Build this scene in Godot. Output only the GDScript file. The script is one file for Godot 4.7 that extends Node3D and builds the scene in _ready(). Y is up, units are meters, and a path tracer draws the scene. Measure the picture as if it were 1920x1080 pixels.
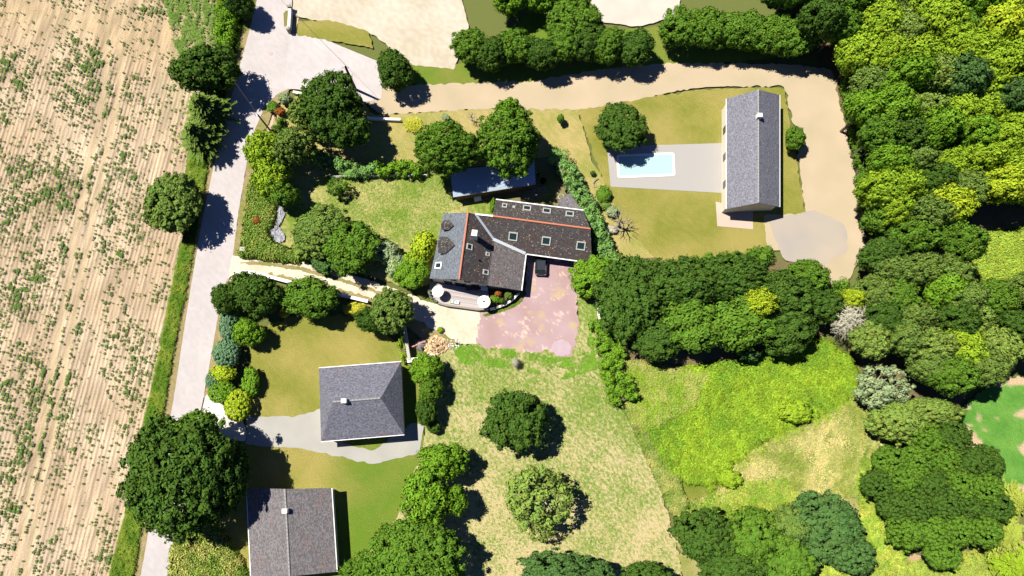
extends Node3D
# Aerial view of a farmhouse, its garden, a field, a lane and woods. x = right in the photo, -z = up in the photo, y = up.

const F := 1346.0            # focal length in photo pixels (1920 wide)
const TILT := 11.5           # degrees away from straight down
const HC := 105.5            # camera height in metres
const SUN_TO := Vector3(0.50, -1.0, 0.24)   # direction in which the sun's light travels

var cam_pos := Vector3.ZERO
var ax := Vector3.RIGHT
var ay := Vector3.UP
var az := Vector3.BACK
var used := {}
var M := {}
var G := {}                  # shared meshes
var rng := RandomNumberGenerator.new()
var nz := FastNoiseLite.new()
var nz2 := FastNoiseLite.new()

func _ready():
	rng.seed = 7
	nz.seed = 3; nz.noise_type = FastNoiseLite.TYPE_SIMPLEX_SMOOTH; nz.frequency = 1.0; nz.fractal_octaves = 3
	nz2.seed = 11; nz2.noise_type = FastNoiseLite.TYPE_SIMPLEX; nz2.frequency = 1.0; nz2.fractal_type = FastNoiseLite.FRACTAL_NONE
	view_and_light()
	materials()
	foliage_meshes()
	terrain()
	field()
	farmhouse()
	outbuildings()
	neighbours()
	walls_and_fences()
	terrace()
	car()
	poles()
	trees()
	wood()
	hedges()
	ground_cover()
	small_things()

# ------------------------------------------------------------------ camera, sky, sun
func view_and_light():
	var t = deg_to_rad(TILT)
	cam_pos = Vector3(0, HC, HC * tan(t))
	var fwd = Vector3(0, -cos(t), -sin(t))
	ax = Vector3.RIGHT; az = -fwd; ay = az.cross(ax)
	var cam = Camera3D.new()
	cam.name = "camera"
	add_child(cam)
	cam.transform = Transform3D(Basis(ax, ay, az), cam_pos)
	cam.fov = rad_to_deg(2.0 * atan(540.0 / F))
	cam.far = 2000.0
	cam.current = true
	var env = Environment.new()
	env.background_mode = Environment.BG_SKY
	var sm = ProceduralSkyMaterial.new()
	sm.sky_top_color = Color(0.20, 0.31, 0.55)
	sm.sky_horizon_color = Color(0.55, 0.63, 0.74)
	sm.ground_horizon_color = Color(0.35, 0.38, 0.36)
	sm.ground_bottom_color = Color(0.12, 0.14, 0.08)
	sm.sun_angle_max = 6.0
	var sky = Sky.new()
	sky.sky_material = sm
	env.sky = sky
	env.background_energy_multiplier = 0.5
	env.tonemap_mode = Environment.TONE_MAPPER_LINEAR
	env.tonemap_exposure = 2.0
	env.sdfgi_enabled = true
	env.ssao_enabled = true
	env.ssil_enabled = true
	var we = WorldEnvironment.new()
	we.name = "world_environment"
	we.environment = env
	add_child(we)
	var sun = DirectionalLight3D.new()
	sun.name = "sun"
	sun.light_energy = 1.6
	sun.light_color = Color(1.0, 0.965, 0.90)
	sun.light_angular_distance = 0.5
	sun.shadow_enabled = true
	add_child(sun)
	sun.look_at_from_position(Vector3(0, 100, 0), Vector3(0, 100, 0) + SUN_TO, Vector3.UP)

# ------------------------------------------------------------------ photo pixel -> place
func ray(px, py) -> Vector3:
	return ax * ((px - 960.0) / F) + ay * ((540.0 - py) / F) - az

func up(px, py, h = 0.0) -> Vector3:
	var d := ray(px, py)
	return cam_pos + d * ((h - cam_pos.y) / d.y)

func upl(px, py, pl: Plane) -> Vector3:
	return pl.intersects_ray(cam_pos, ray(px, py))

func mpp(px, py, h = 0.0) -> float:   # metres a pixel covers there
	return (up(px + 1.0, py, h) - up(px, py, h)).length()

func flat(pts) -> PackedVector2Array:
	var o = PackedVector2Array()
	for p in pts:
		var w = up(p[0], p[1], 0.0)
		o.append(Vector2(w.x, w.z))
	return o

# ------------------------------------------------------------------ naming
func numbered(n: String) -> String:
	if not used.has(n):
		used[n] = 0
		return n
	used[n] += 1
	return "%s_%03d" % [n, used[n]]

func tag(o, label, category, group = "", kind = ""):
	o.set_meta("label", label)
	o.set_meta("category", category)
	if group != "": o.set_meta("group", group)
	if kind != "": o.set_meta("kind", kind)
	return o

func thing(called, label, category, at = Vector3.ZERO, turn = 0.0, group = "") -> Node3D:
	var o = Node3D.new()
	o.name = numbered(called)
	add_child(o)
	o.position = at
	o.rotation.y = turn
	tag(o, label, category, group)
	return o

func obj(called, mesh, mat, parent = null) -> MeshInstance3D:
	var o = MeshInstance3D.new()
	o.mesh = mesh
	if mat != null: o.material_override = mat
	if parent == null:
		o.name = numbered(called)
		add_child(o)
	else:
		o.name = called
		parent.add_child(o, true)
	return o

# ------------------------------------------------------------------ materials
func lin(r, g, b) -> Color:
	return Color(r, g, b).linear_to_srgb()

func noise_tex(seed_, freq, oct, lo, hi, gamma = 1.0, size = 512) -> ImageTexture:
	var n := FastNoiseLite.new()
	n.seed = seed_; n.frequency = freq; n.fractal_octaves = oct
	n.noise_type = FastNoiseLite.TYPE_SIMPLEX_SMOOTH
	var im: Image = n.get_seamless_image(size, size, false, false, 0.15, true)
	im.convert(Image.FORMAT_L8)
	var d := im.get_data()
	var lut := PackedByteArray()
	for i in 256:
		lut.append(int(clamp(lerp(lo, hi, pow(i / 255.0, gamma)), 0.0, 1.0) * 255.0))
	for i in d.size(): d[i] = lut[d[i]]
	im = Image.create_from_data(size, size, false, Image.FORMAT_L8, d)
	im.convert(Image.FORMAT_RGB8)
	return ImageTexture.create_from_image(im)

func ground_mat(tex, scale, detail = null, dscale = 0.0, rough = 0.95) -> StandardMaterial3D:
	var m = StandardMaterial3D.new()
	m.vertex_color_use_as_albedo = true
	m.albedo_texture = tex
	m.uv1_triplanar = true
	m.uv1_world_triplanar = true
	m.uv1_scale = Vector3(scale, scale, scale)
	m.roughness = rough
	m.metallic_specular = 0.2
	return m

func plain(c: Color, rough = 0.8, metal = 0.0, tex = null, scale = 1.0) -> StandardMaterial3D:
	var m = StandardMaterial3D.new()
	m.albedo_color = c
	m.roughness = rough
	m.metallic = metal
	if tex != null:
		m.albedo_texture = tex
		m.uv1_triplanar = true
		m.uv1_world_triplanar = true
		m.uv1_scale = Vector3(scale, scale, scale)
	return m

func leaf_mat(r, g, b) -> StandardMaterial3D:
	var m = StandardMaterial3D.new()
	m.albedo_color = lin(r, g, b)
	m.vertex_color_use_as_albedo = true
	m.roughness = 0.75
	m.metallic_specular = 0.15
	m.backlight = Color(0.38, 0.42, 0.12)
	m.cull_mode = BaseMaterial3D.CULL_DISABLED
	return m

func slate_tex(seed_, lichen, streak, base := 0.37) -> ImageTexture:
	# the west slope was re-laid in newer, bluer slate (its old dormer roofs still wear the dark slate); one tile = 8 m; courses of slates with their own tones, lichen spots, rusty patches
	var r := RandomNumberGenerator.new()
	r.seed = seed_
	var S := 1024
	var im := Image.create(S, S, false, Image.FORMAT_RGB8)
	im.fill(Color(base, base, base * 1.03))
	var rows := 64
	var rh := S / rows
	for j in rows:
		var x := -r.randi_range(0, 24)
		while x < S:
			var w := r.randi_range(22, 30)
			var v := base * r.randf_range(0.80, 1.18)
			im.fill_rect(Rect2i(x, j * rh, w - 1, rh - 1), Color(v, v * r.randf_range(0.97, 1.01), v * r.randf_range(0.98, 1.06)))
			x += w
	for i in streak:
		var cx := r.randi_range(0, S); var cy := r.randi_range(0, S)
		for k in 220:
			var px := (cx + int(r.randfn(0, 46)) + S) % S; var py := (cy + int(r.randfn(0, 34)) + S) % S
			var o: Color = im.get_pixel(px, py)
			var sz := r.randi_range(2, 7)
			im.fill_rect(Rect2i(px, py, sz, sz), o.lerp(Color(base * 1.25, base * 0.92, base * 0.78), 0.6))
	for i in lichen:
		var cx := r.randi_range(4, S - 12); var cy := r.randi_range(4, S - 12)
		var rad := r.randf_range(4.0, 11.0) * (1.8 if r.randf() < 0.08 else 1.0)
		var c := Color(0.92, 0.92, 0.88).lerp(Color(0.88, 0.82, 0.68), r.randf()) * r.randf_range(0.8, 1.0)
		c.a = 1.0
		for yy in range(-int(rad), int(rad) + 1):
			for xx in range(-int(rad), int(rad) + 1):
				var q := sqrt(xx * xx + yy * yy) / rad
				if q < 1.0 and r.randf() > q * 0.55:
					im.set_pixel((cx + xx + S) % S, (cy + yy + S) % S, c)
	return ImageTexture.create_from_image(im)

func roof_mat(tex, r, g, b, rough = 0.7) -> StandardMaterial3D:
	var m = StandardMaterial3D.new()
	m.albedo_color = lin(r, g, b)
	m.albedo_texture = tex
	m.uv1_scale = Vector3(1.0 / 8.0, 1.0 / 8.0, 1)
	m.roughness = rough
	m.metallic_specular = 0.35
	return m

func materials():
	var t_fine = noise_tex(1, 0.09, 4, 0.62, 1.0)
	var t_grit = noise_tex(2, 0.22, 3, 0.72, 1.0)
	var t_soft = noise_tex(4, 0.03, 4, 0.90, 1.0)
	var t_grass = noise_tex(5, 0.14, 4, 0.45, 1.0, 0.8)
	M.grass = ground_mat(t_grass, 0.10)
	M.soil = ground_mat(t_fine, 0.11)
	M.gravel = ground_mat(t_grit, 0.12)
	M.asphalt = ground_mat(noise_tex(8, 0.3, 3, 0.90, 1.0), 0.21)
	M.ground = plain(lin(0.15, 0.18, 0.04), 1.0, 0.0, t_grass, 0.15)
	# foliage tones (real leaf colours)
	M.l_dark = leaf_mat(0.052, 0.108, 0.016)
	M.l_deep = leaf_mat(0.038, 0.084, 0.014)
	M.l_mid = leaf_mat(0.084, 0.172, 0.018)
	M.l_fresh = leaf_mat(0.118, 0.240, 0.018)
	M.l_bright = leaf_mat(0.195, 0.310, 0.020)
	M.l_yellow = leaf_mat(0.290, 0.390, 0.022)
	M.l_sumac = leaf_mat(0.230, 0.290, 0.045)
	M.l_gold = leaf_mat(0.400, 0.400, 0.040)
	M.l_olive = leaf_mat(0.115, 0.185, 0.035)
	M.l_moss = leaf_mat(0.160, 0.240, 0.045)
	M.l_teal = leaf_mat(0.062, 0.132, 0.034)
	M.l_blue = leaf_mat(0.120, 0.230, 0.120)
	M.l_grey = leaf_mat(0.230, 0.300, 0.150)
	M.l_silver = leaf_mat(0.400, 0.390, 0.310)
	M.l_rust = leaf_mat(0.300, 0.110, 0.030)
	M.l_hedge = leaf_mat(0.140, 0.270, 0.070)
	M.leaf_white = leaf_mat(1.0, 1.0, 1.0)
	M.bark = plain(lin(0.16, 0.12, 0.085), 0.95, 0.0, t_fine, 1.2)
	M.pale_bark = plain(lin(0.42, 0.38, 0.32), 0.95, 0.0, t_fine, 1.2)
	M.dead = plain(lin(0.34, 0.29, 0.24), 0.95, 0.0, t_fine, 1.2)
	# building
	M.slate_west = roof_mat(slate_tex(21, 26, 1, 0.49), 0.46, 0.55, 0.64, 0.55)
	M.slate_dark = roof_mat(slate_tex(22, 260, 46), 0.42, 0.395, 0.40, 0.72)
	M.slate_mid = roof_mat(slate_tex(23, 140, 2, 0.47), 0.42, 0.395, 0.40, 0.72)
	M.slate_north = roof_mat(slate_tex(24, 420, 3), 0.42, 0.395, 0.40, 0.72)
	M.slate_blue = roof_mat(slate_tex(25, 20, 1, 0.62), 0.31, 0.33, 0.40, 0.6)
	M.slate_grey = roof_mat(slate_tex(26, 40, 6, 0.62), 0.30, 0.29, 0.30, 0.7)
	M.stone = plain(lin(0.38, 0.35, 0.30), 0.95, 0.0, noise_tex(6, 0.05, 3, 0.5, 1.0), 0.5)
	M.render_wall = plain(lin(0.62, 0.58, 0.50), 0.9, 0.0, t_soft, 0.3)
	M.ridge_grey = plain(lin(0.22, 0.22, 0.23), 0.8)
	M.white = plain(lin(0.80, 0.80, 0.78), 0.6)
	M.white_wall = plain(lin(0.74, 0.73, 0.70), 0.85, 0.0, t_soft, 0.6)
	M.zinc = plain(lin(0.48, 0.53, 0.58), 0.45, 0.5)
	M.zinc_pale = plain(lin(0.62, 0.64, 0.66), 0.6, 0.1)
	M.terracotta = plain(lin(0.55, 0.20, 0.115), 0.85, 0.0, t_grit, 1.0)
	M.frame_pale = plain(lin(0.36, 0.37, 0.36), 0.6)
	M.glass = plain(lin(0.012, 0.028, 0.026), 0.06)
	M.glass.metallic_specular = 0.7
	M.wood = plain(lin(0.34, 0.24, 0.15), 0.8, 0.0, t_fine, 0.8)
	M.wood_dark = plain(lin(0.09, 0.06, 0.045), 0.8, 0.0, t_fine, 0.8)
	M.log = plain(lin(0.72, 0.50, 0.27), 0.85, 0.0, t_fine, 1.5)
	M.log2 = plain(lin(0.80, 0.64, 0.42), 0.85, 0.0, t_fine, 1.5)
	M.log3 = plain(lin(0.45, 0.29, 0.17), 0.85, 0.0, t_fine, 1.5)
	M.black = plain(lin(0.02, 0.02, 0.022), 0.7)
	M.rubber = plain(lin(0.018, 0.018, 0.018), 0.85)
	M.car = plain(lin(0.022, 0.026, 0.034), 0.25, 0.2)
	M.car.clearcoat_enabled = true
	M.car.clearcoat = 1.0
	M.car.clearcoat_roughness = 0.05
	M.chrome = plain(lin(0.6, 0.6, 0.62), 0.25, 0.9)
	M.canvas = plain(lin(0.80, 0.78, 0.72), 0.9)
	M.red = plain(lin(0.16, 0.01, 0.01), 0.4)
	M.blue = plain(lin(0.12, 0.25, 0.50), 0.5)
	M.green_plastic = plain(lin(0.02, 0.14, 0.10), 0.45)
	M.lime = plain(lin(0.35, 0.60, 0.08), 0.5)
	M.corrugated = plain(lin(0.36, 0.45, 0.56), 0.35, 0.25, t_soft, 0.5)
	M.tarp = plain(lin(0.20, 0.21, 0.25), 0.5, 0.0, t_soft, 0.7)
	M.concrete = plain(lin(0.46, 0.44, 0.40), 0.9, 0.0, t_grit, 0.5)
	M.pole = plain(lin(0.07, 0.055, 0.045), 0.9)
	M.tile_pink = plain(lin(0.40, 0.32, 0.28), 0.8, 0.0, t_soft, 0.5)
	M.water = plain(lin(0.28, 0.43, 0.43), 0.05)
	var dk = StandardMaterial3D.new()
	dk.albedo_color = lin(0.40, 0.365, 0.375)
	var pim = Image.create(256, 256, false, Image.FORMAT_RGB8)
	var pr = RandomNumberGenerator.new(); pr.seed = 5
	for j in 14:
		var v = pr.randf_range(0.82, 1.0)
		pim.fill_rect(Rect2i(0, int(j * 256 / 14.0), 256, 17), Color(v, v, v))
		pim.fill_rect(Rect2i(0, int(j * 256 / 14.0), 256, 2), Color(0.5, 0.48, 0.48))
	dk.albedo_texture = ImageTexture.create_from_image(pim)
	dk.uv1_scale = Vector3(0.5, 0.5, 1)
	dk.roughness = 0.85
	M.deck = dk

# ------------------------------------------------------------------ mesh helpers
class Bag:
	var v := PackedVector3Array()
	var n := PackedVector3Array()
	var c := PackedColorArray()
	var t := PackedVector2Array()
	var i := PackedInt32Array()
	func mesh(colors = false) -> ArrayMesh:
		var a := []
		a.resize(Mesh.ARRAY_MAX)
		a[Mesh.ARRAY_VERTEX] = v
		a[Mesh.ARRAY_NORMAL] = n
		if colors: a[Mesh.ARRAY_COLOR] = c
		if t.size() == v.size(): a[Mesh.ARRAY_TEX_UV] = t
		a[Mesh.ARRAY_INDEX] = i
		var m := ArrayMesh.new()
		m.add_surface_from_arrays(Mesh.PRIMITIVE_TRIANGLES, a)
		return m
	func tri(a: Vector3, b: Vector3, d: Vector3):   # clockwise seen from the front
		var nn := (d - a).cross(b - a).normalized()
		var k := v.size()
		v.append(a); v.append(b); v.append(d)
		for q in 3: n.append(nn)
		i.append(k); i.append(k + 1); i.append(k + 2)
	func quad(a: Vector3, b: Vector3, d: Vector3, e: Vector3):
		var nn := (d - a).cross(b - a).normalized()
		if nn.length() < 0.5: nn = (e - a).cross(d - a).normalized()
		var k := v.size()
		v.append(a); v.append(b); v.append(d); v.append(e)
		for q in 4: n.append(nn)
		i.append(k); i.append(k + 1); i.append(k + 2); i.append(k); i.append(k + 2); i.append(k + 3)
	func box(ct: Vector3, sz: Vector3, bs := Basis.IDENTITY):
		var h := sz * 0.5
		var p := []
		for q in 8:
			p.append(ct + bs * Vector3(h.x if q & 1 else -h.x, h.y if q & 2 else -h.y, h.z if q & 4 else -h.z))
		quad(p[2], p[6], p[7], p[3]); quad(p[0], p[1], p[5], p[4])
		quad(p[0], p[2], p[3], p[1]); quad(p[5], p[7], p[6], p[4])
		quad(p[4], p[6], p[2], p[0]); quad(p[1], p[3], p[7], p[5])
	func bar(a: Vector3, b: Vector3, w: float, h: float):
		var d := (b - a)
		var l := d.length()
		if l < 1e-4: return
		d /= l
		var s := d.cross(Vector3.UP)
		if s.length() < 0.01: s = Vector3.RIGHT
		s = s.normalized()
		box((a + b) * 0.5, Vector3(w, h, l), Basis(s, s.cross(d).normalized() * -1.0, -d))
	func tube(a: Vector3, b: Vector3, ra: float, rb: float, seg := 8):
		var d := (b - a).normalized()
		var s := d.cross(Vector3.UP)
		if s.length() < 0.05: s = d.cross(Vector3.RIGHT)
		s = s.normalized()
		var u := d.cross(s)
		var k := v.size()
		for q in seg:
			var an := TAU * q / seg
			var o := s * cos(an) + u * sin(an)
			v.append(a + o * ra); v.append(b + o * rb); n.append(o); n.append(o)
		for q in seg:
			var x := k + 2 * q
			var y := k + 2 * ((q + 1) % seg)
			i.append(x); i.append(x + 1); i.append(y + 1); i.append(x); i.append(y + 1); i.append(y)
		for e in 2:
			var k2 := v.size()
			var dn := d if e == 1 else -d
			for q in seg:
				v.append(v[k + 2 * q + e]); n.append(dn)
			for q in range(1, seg - 1):
				i.append(k2); i.append(k2 + q); i.append(k2 + q + 1)
	func lathe(prof: Array, ct: Vector3, seg := 16):   # prof: [radius, y]
		var k := v.size()
		for r in prof.size():
			for q in seg:
				var an := TAU * q / seg
				v.append(ct + Vector3(prof[r][0] * cos(an), prof[r][1], prof[r][0] * sin(an)))
				var p0: Array = prof[max(r - 1, 0)]
				var p1: Array = prof[min(r + 1, prof.size() - 1)]
				var tn := Vector2(p1[0] - p0[0], p1[1] - p0[1])
				var nn := Vector2(-tn.y, tn.x).normalized()
				if nn.length() < 0.5: nn = Vector2(0, 1)
				n.append(Vector3(-nn.x * cos(an), -nn.y, -nn.x * sin(an)) if false else Vector3(absf(nn.x) * cos(an), absf(nn.y), absf(nn.x) * sin(an)).normalized())
		for r in prof.size() - 1:
			for q in seg:
				var a: int = k + r * seg + q
				var b: int = k + r * seg + (q + 1) % seg
				i.append(a); i.append(a + seg); i.append(b + seg); i.append(a); i.append(b + seg); i.append(b)

func slab(pts: Array, thick: float, uv_o: Vector3, uv_u: Vector3, uv_v: Vector3) -> ArrayMesh:
	# a flat (or nearly flat) polygon with thickness; top uv in metres
	var b = Bag.new()
	var n = Vector3.ZERO
	for k in pts.size():
		n += (pts[k] - pts[0]).cross(pts[(k + 1) % pts.size()] - pts[0])
	n = n.normalized()
	if n.y < 0: n = -n
	var p2 = PackedVector2Array()
	for p in pts: p2.append(Vector2(p.x, p.z))
	var tr = Geometry2D.triangulate_polygon(p2)
	for side in 2:
		var k = b.v.size()
		var off = Vector3.ZERO if side == 0 else Vector3(0, -thick, 0)
		for p in pts:
			b.v.append(p + off)
			b.n.append(n if side == 0 else -n)
		for q in tr.size() / 3:
			var i0 = tr[3 * q]; var i1 = tr[3 * q + 1]; var i2 = tr[3 * q + 2]
			var nn: Vector3 = (pts[i2] - pts[i0]).cross(pts[i1] - pts[i0])
			if (nn.y > 0) == (side == 0):
				b.i.append(k + i0); b.i.append(k + i1); b.i.append(k + i2)
			else:
				b.i.append(k + i0); b.i.append(k + i2); b.i.append(k + i1)
	for k in pts.size():
		var a: Vector3 = pts[k]
		var c: Vector3 = pts[(k + 1) % pts.size()]
		b.quad(a, c, c + Vector3(0, -thick, 0), a + Vector3(0, -thick, 0))
	for p in b.v:
		b.t.append(Vector2((p - uv_o).dot(uv_u), (p - uv_o).dot(uv_v)))
	return b.mesh()

func sheet(called, poly: PackedVector2Array, y: float, cell: float, ragged: float, mat, colour: Callable, noise_f := 0.7) -> MeshInstance3D:
	# a ground sheet cut along an uneven edge; colours given per point
	var lo := poly[0]; var hi := poly[0]
	for p in poly:
		lo = lo.min(p); hi = hi.max(p)
	lo -= Vector2(1, 1) * (ragged + cell); hi += Vector2(1, 1) * (ragged + cell)
	var nx := int(ceil((hi.x - lo.x) / cell)) + 1
	var ny := int(ceil((hi.y - lo.y) / cell)) + 1
	var sd := PackedFloat32Array()
	sd.resize(nx * ny)
	var np := poly.size()
	for j in ny:
		for i in nx:
			var p := lo + Vector2(i, j) * cell
			var best := 1e9
			var ins := false
			var a := poly[np - 1]
			for k in np:
				var b := poly[k]
				var e := b - a
				var w := p - a
				var t := clampf(w.dot(e) / e.length_squared(), 0.0, 1.0)
				best = minf(best, (w - e * t).length_squared())
				if (a.y > p.y) != (b.y > p.y) and p.x < e.x * (p.y - a.y) / e.y + a.x: ins = not ins
				a = b
			var d := sqrt(best) * (1.0 if ins else -1.0)
			if ragged > 0.0 and absf(d) < ragged * 3.0:
				d += ragged * (nz.get_noise_2d(p.x * noise_f, p.y * noise_f) * 1.3 + nz2.get_noise_2d(p.x * 2.3, p.y * 2.3) * 0.5)
			sd[j * nx + i] = d
	var bag := Bag.new()
	var idx := PackedInt32Array()
	idx.resize(nx * ny); idx.fill(-1)
	for j in ny - 1:
		for i in nx - 1:
			var q := [j * nx + i, j * nx + i + 1, (j + 1) * nx + i + 1, (j + 1) * nx + i]
			var c := 0
			for k in 4:
				if sd[q[k]] > 0.0: c += 1
			if c == 0: continue
			var ring := []
			for k in 4:
				var a: int = q[k]
				var b: int = q[(k + 1) % 4]
				if sd[a] > 0.0:
					if idx[a] < 0:
						idx[a] = bag.v.size()
						var p := lo + Vector2(a % nx, a / nx) * cell
						bag.v.append(Vector3(p.x, y, p.y)); bag.n.append(Vector3.UP); bag.c.append(colour.call(p.x, p.y))
					ring.append(idx[a])
				if (sd[a] > 0.0) != (sd[b] > 0.0):
					var pa := lo + Vector2(a % nx, a / nx) * cell
					var pb := lo + Vector2(b % nx, b / nx) * cell
					var p := pa.lerp(pb, sd[a] / (sd[a] - sd[b]))
					ring.append(bag.v.size())
					bag.v.append(Vector3(p.x, y, p.y)); bag.n.append(Vector3.UP); bag.c.append(colour.call(p.x, p.y))
			for k in range(1, ring.size() - 1):
				bag.i.append(ring[0]); bag.i.append(ring[k]); bag.i.append(ring[k + 1])
	var o := obj(called, bag.mesh(true), mat)
	o.set_meta("kind", "structure")
	return o

func n2(x, z, f) -> float:
	return nz.get_noise_2d(x * f, z * f)

func mixc(a: Color, b: Color, t: float) -> Color:
	return a.lerp(b, clampf(t, 0.0, 1.0))

# ------------------------------------------------------------------ foliage meshes (radius 1, shared by all trees)
func leafy(bag: Bag, p: Vector3, n: Vector3, s: float, aspect: float, col: Color, r: RandomNumberGenerator, out: Vector3, along = null):
	var t: Vector3
	if along == null:
		t = n.cross(Vector3(r.randf() - 0.5, r.randf() - 0.5, r.randf() - 0.5))
		if t.length() < 1e-3: t = n.cross(Vector3.RIGHT)
		t = t.normalized()
	else:
		t = along
	var b := n.cross(t).normalized()
	var k := bag.v.size()
	var tip := n * s * 0.25
	bag.v.append(p - t * s); bag.v.append(p - b * s * aspect + tip); bag.v.append(p + t * s); bag.v.append(p + b * s * aspect + tip)
	var m := (n + out).normalized()
	for q in 4:
		bag.n.append(m); bag.c.append(col)
	bag.i.append(k); bag.i.append(k + 2); bag.i.append(k + 1); bag.i.append(k); bag.i.append(k + 3); bag.i.append(k + 2)

func rdir(r: RandomNumberGenerator) -> Vector3:
	var z := r.randf() * 2.0 - 1.0
	var a := r.randf() * TAU
	var q := sqrt(1.0 - z * z)
	return Vector3(q * cos(a), z, q * sin(a))

func tone(r: RandomNumberGenerator, base: float, hue: float, spread: float) -> Color:
	var v := base * r.randf_range(1.0 - spread, 1.0 + spread)
	var h := hue + r.randf_range(-0.12, 0.12)
	return Color(v * (1.0 + h), v, v * (1.0 - h * 0.5))

func crown(seed_, nclump: int, nleaf: int, leaf: float, clump_r: float, lumps: int, opts = {}) -> ArrayMesh:
	var r := RandomNumberGenerator.new()
	r.seed = seed_
	var bag := Bag.new()
	var low: float = opts.get("low", -0.55)
	var ysc: float = opts.get("ysc", 0.85)
	var aspect: float = opts.get("aspect", 0.62)
	var gap: float = opts.get("gap", 0.0)
	var ls := []
	for k in lumps:
		var d := rdir(r); d.y = absf(d.y) * 0.8
		ls.append(d.normalized())
	for k in nclump:
		var f: float = (k + 0.5) / nclump
		var yy := lerpf(1.0, low, f)
		var an: float = k * 2.399963 + r.randf_range(-0.35, 0.35)
		var q := sqrt(maxf(0.0, 1.0 - yy * yy))
		var dir := Vector3(q * cos(an), yy + r.randf_range(-0.1, 0.1), q * sin(an)).normalized()
		if gap > 0.0 and r.randf() < gap: continue
		var big := 0.0
		for l in ls: big = maxf(big, dir.dot(l))
		var rad := 0.70 + 0.30 * smoothstep(0.55, 0.98, big) + r.randf_range(-0.11, 0.08)
		var stray := lumps > 0 and r.randf() < 0.14
		if stray: rad += r.randf_range(0.06, 0.17)
		if lumps == 0: rad = 0.97 + r.randf_range(-0.04, 0.03)
		var cr: float = clump_r * r.randf_range(0.65, 1.3) * (0.62 if stray else 1.0)
		var c := dir * (rad - cr * 0.55)
		var ct := r.randf_range(0.84, 1.16)   # chance tone of a bough, the same all over the crown
		var ch := r.randf_range(-0.10, 0.14)
		for m in nleaf:
			var d := (rdir(r) + dir * 0.75 + Vector3(0, 0.3, 0)).normalized()
			var p := c + d * cr * (r.randf_range(0.5, 1.06) if r.randf() < 0.86 else r.randf_range(1.05, 1.45))
			var n := (d + rdir(r) * 0.65).normalized()
			p.y *= ysc
			leafy(bag, p, n, leaf * r.randf_range(0.65, 1.35), aspect, tone(r, ct, ch, 0.20), r, d * 0.6)
	for m in opts.get("inner", 260):
		var d := rdir(r); d.y = absf(d.y) * 0.9 - 0.25
		var p := d * r.randf_range(0.25, 0.66)
		p.y *= ysc
		leafy(bag, p, (d + rdir(r) * 0.5).normalized(), 0.15, 0.7, tone(r, 1.0, 0.0, 0.2), r, d)
	return bag.mesh(true)

func conifer(seed_) -> ArrayMesh:   # boughs that reach out as fronds; radius 1, height 2
	var r := RandomNumberGenerator.new()
	r.seed = seed_
	var bag := Bag.new()
	var lev := 18
	for j in lev:
		var h := float(j) / (lev - 1)
		var reach := lerpf(1.0, 0.12, h) * r.randf_range(0.85, 1.1)
		var nb := int(lerpf(20, 8, h))
		for k in nb:
			var an := TAU * (k + r.randf() * 0.7) / nb + j
			var d := Vector3(cos(an), r.randf_range(-0.05, 0.35), sin(an)).normalized()
			var L := reach * r.randf_range(0.7, 1.15)
			var o := Vector3(0, lerpf(-0.5, 1.1, h), 0)
			var ct := r.randf_range(0.8, 1.2)
			for m in 17:
				var s := (m + 1) / 17.0
				var side := Vector3(-sin(an), 0, cos(an))
				var droop := Vector3(0, -0.12 * s * s, 0)
				for w in 2:
					var sg := -1.0 if w == 0 else 1.0
					var t := (d + side * sg * 0.9 + Vector3(0, 0.25, 0)).normalized()
					var p := o + d * L * s + t * 0.07 * (1.15 - s * 0.7) + droop
					leafy(bag, p, (Vector3.UP + rdir(r) * 0.5).normalized(), 0.085 * (1.2 - s * 0.5), 0.32, tone(r, ct, 0.05, 0.2), r, Vector3.UP * 0.4, t)
	return bag.mesh(true)

func weeping(seed_) -> ArrayMesh:   # thin hanging shoots
	var r := RandomNumberGenerator.new()
	r.seed = seed_
	var bag := Bag.new()
	for k in 1300:
		var d := rdir(r); d.y = absf(d.y)
		var p := d * r.randf_range(0.35, 0.92)
		var t := (Vector3(d.x, -0.2 + r.randf() * 0.6, d.z) * 0.7 + rdir(r) * 0.8).normalized()
		for m in 4:
			leafy(bag, p, (Vector3.UP * 0.6 + d + rdir(r) * 0.6).normalized(), 0.055, 0.22, tone(r, 1.0, 0.0, 0.3), r, d, t)
			p += t * 0.065
			t = (t + Vector3(0, -0.35, 0) + rdir(r) * 0.25).normalized()
	return bag.mesh(true)

func trunk(seed_, limbs, spread) -> ArrayMesh:   # height 1 to the fork, then limbs into the crown
	var r = RandomNumberGenerator.new()
	r.seed = seed_
	var b = Bag.new()
	b.tube(Vector3(0, -0.05, 0), Vector3(0.03, 0.45, 0.02), 0.075, 0.055, 9)
	b.tube(Vector3(0.03, 0.45, 0.02), Vector3(0, 0.9, 0), 0.055, 0.02, 8)
	for k in limbs:
		var an: float = TAU * (k + r.randf() * 0.6) / limbs
		var y0 = r.randf_range(0.38, 0.6)
		var a = Vector3(0.02, y0, 0.02)
		var m = a + Vector3(cos(an), 0.55, sin(an)) * spread * 0.5
		var e = m + Vector3(cos(an + 0.4), 0.5, sin(an + 0.4)) * spread * 0.5
		b.tube(a, m, 0.035, 0.022, 6)
		b.tube(m, e, 0.022, 0.006, 5)
		b.tube(m, m + Vector3(cos(an - 0.7), 0.5, sin(an - 0.7)) * spread * 0.4, 0.015, 0.004, 5)
	return b.mesh()

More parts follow.
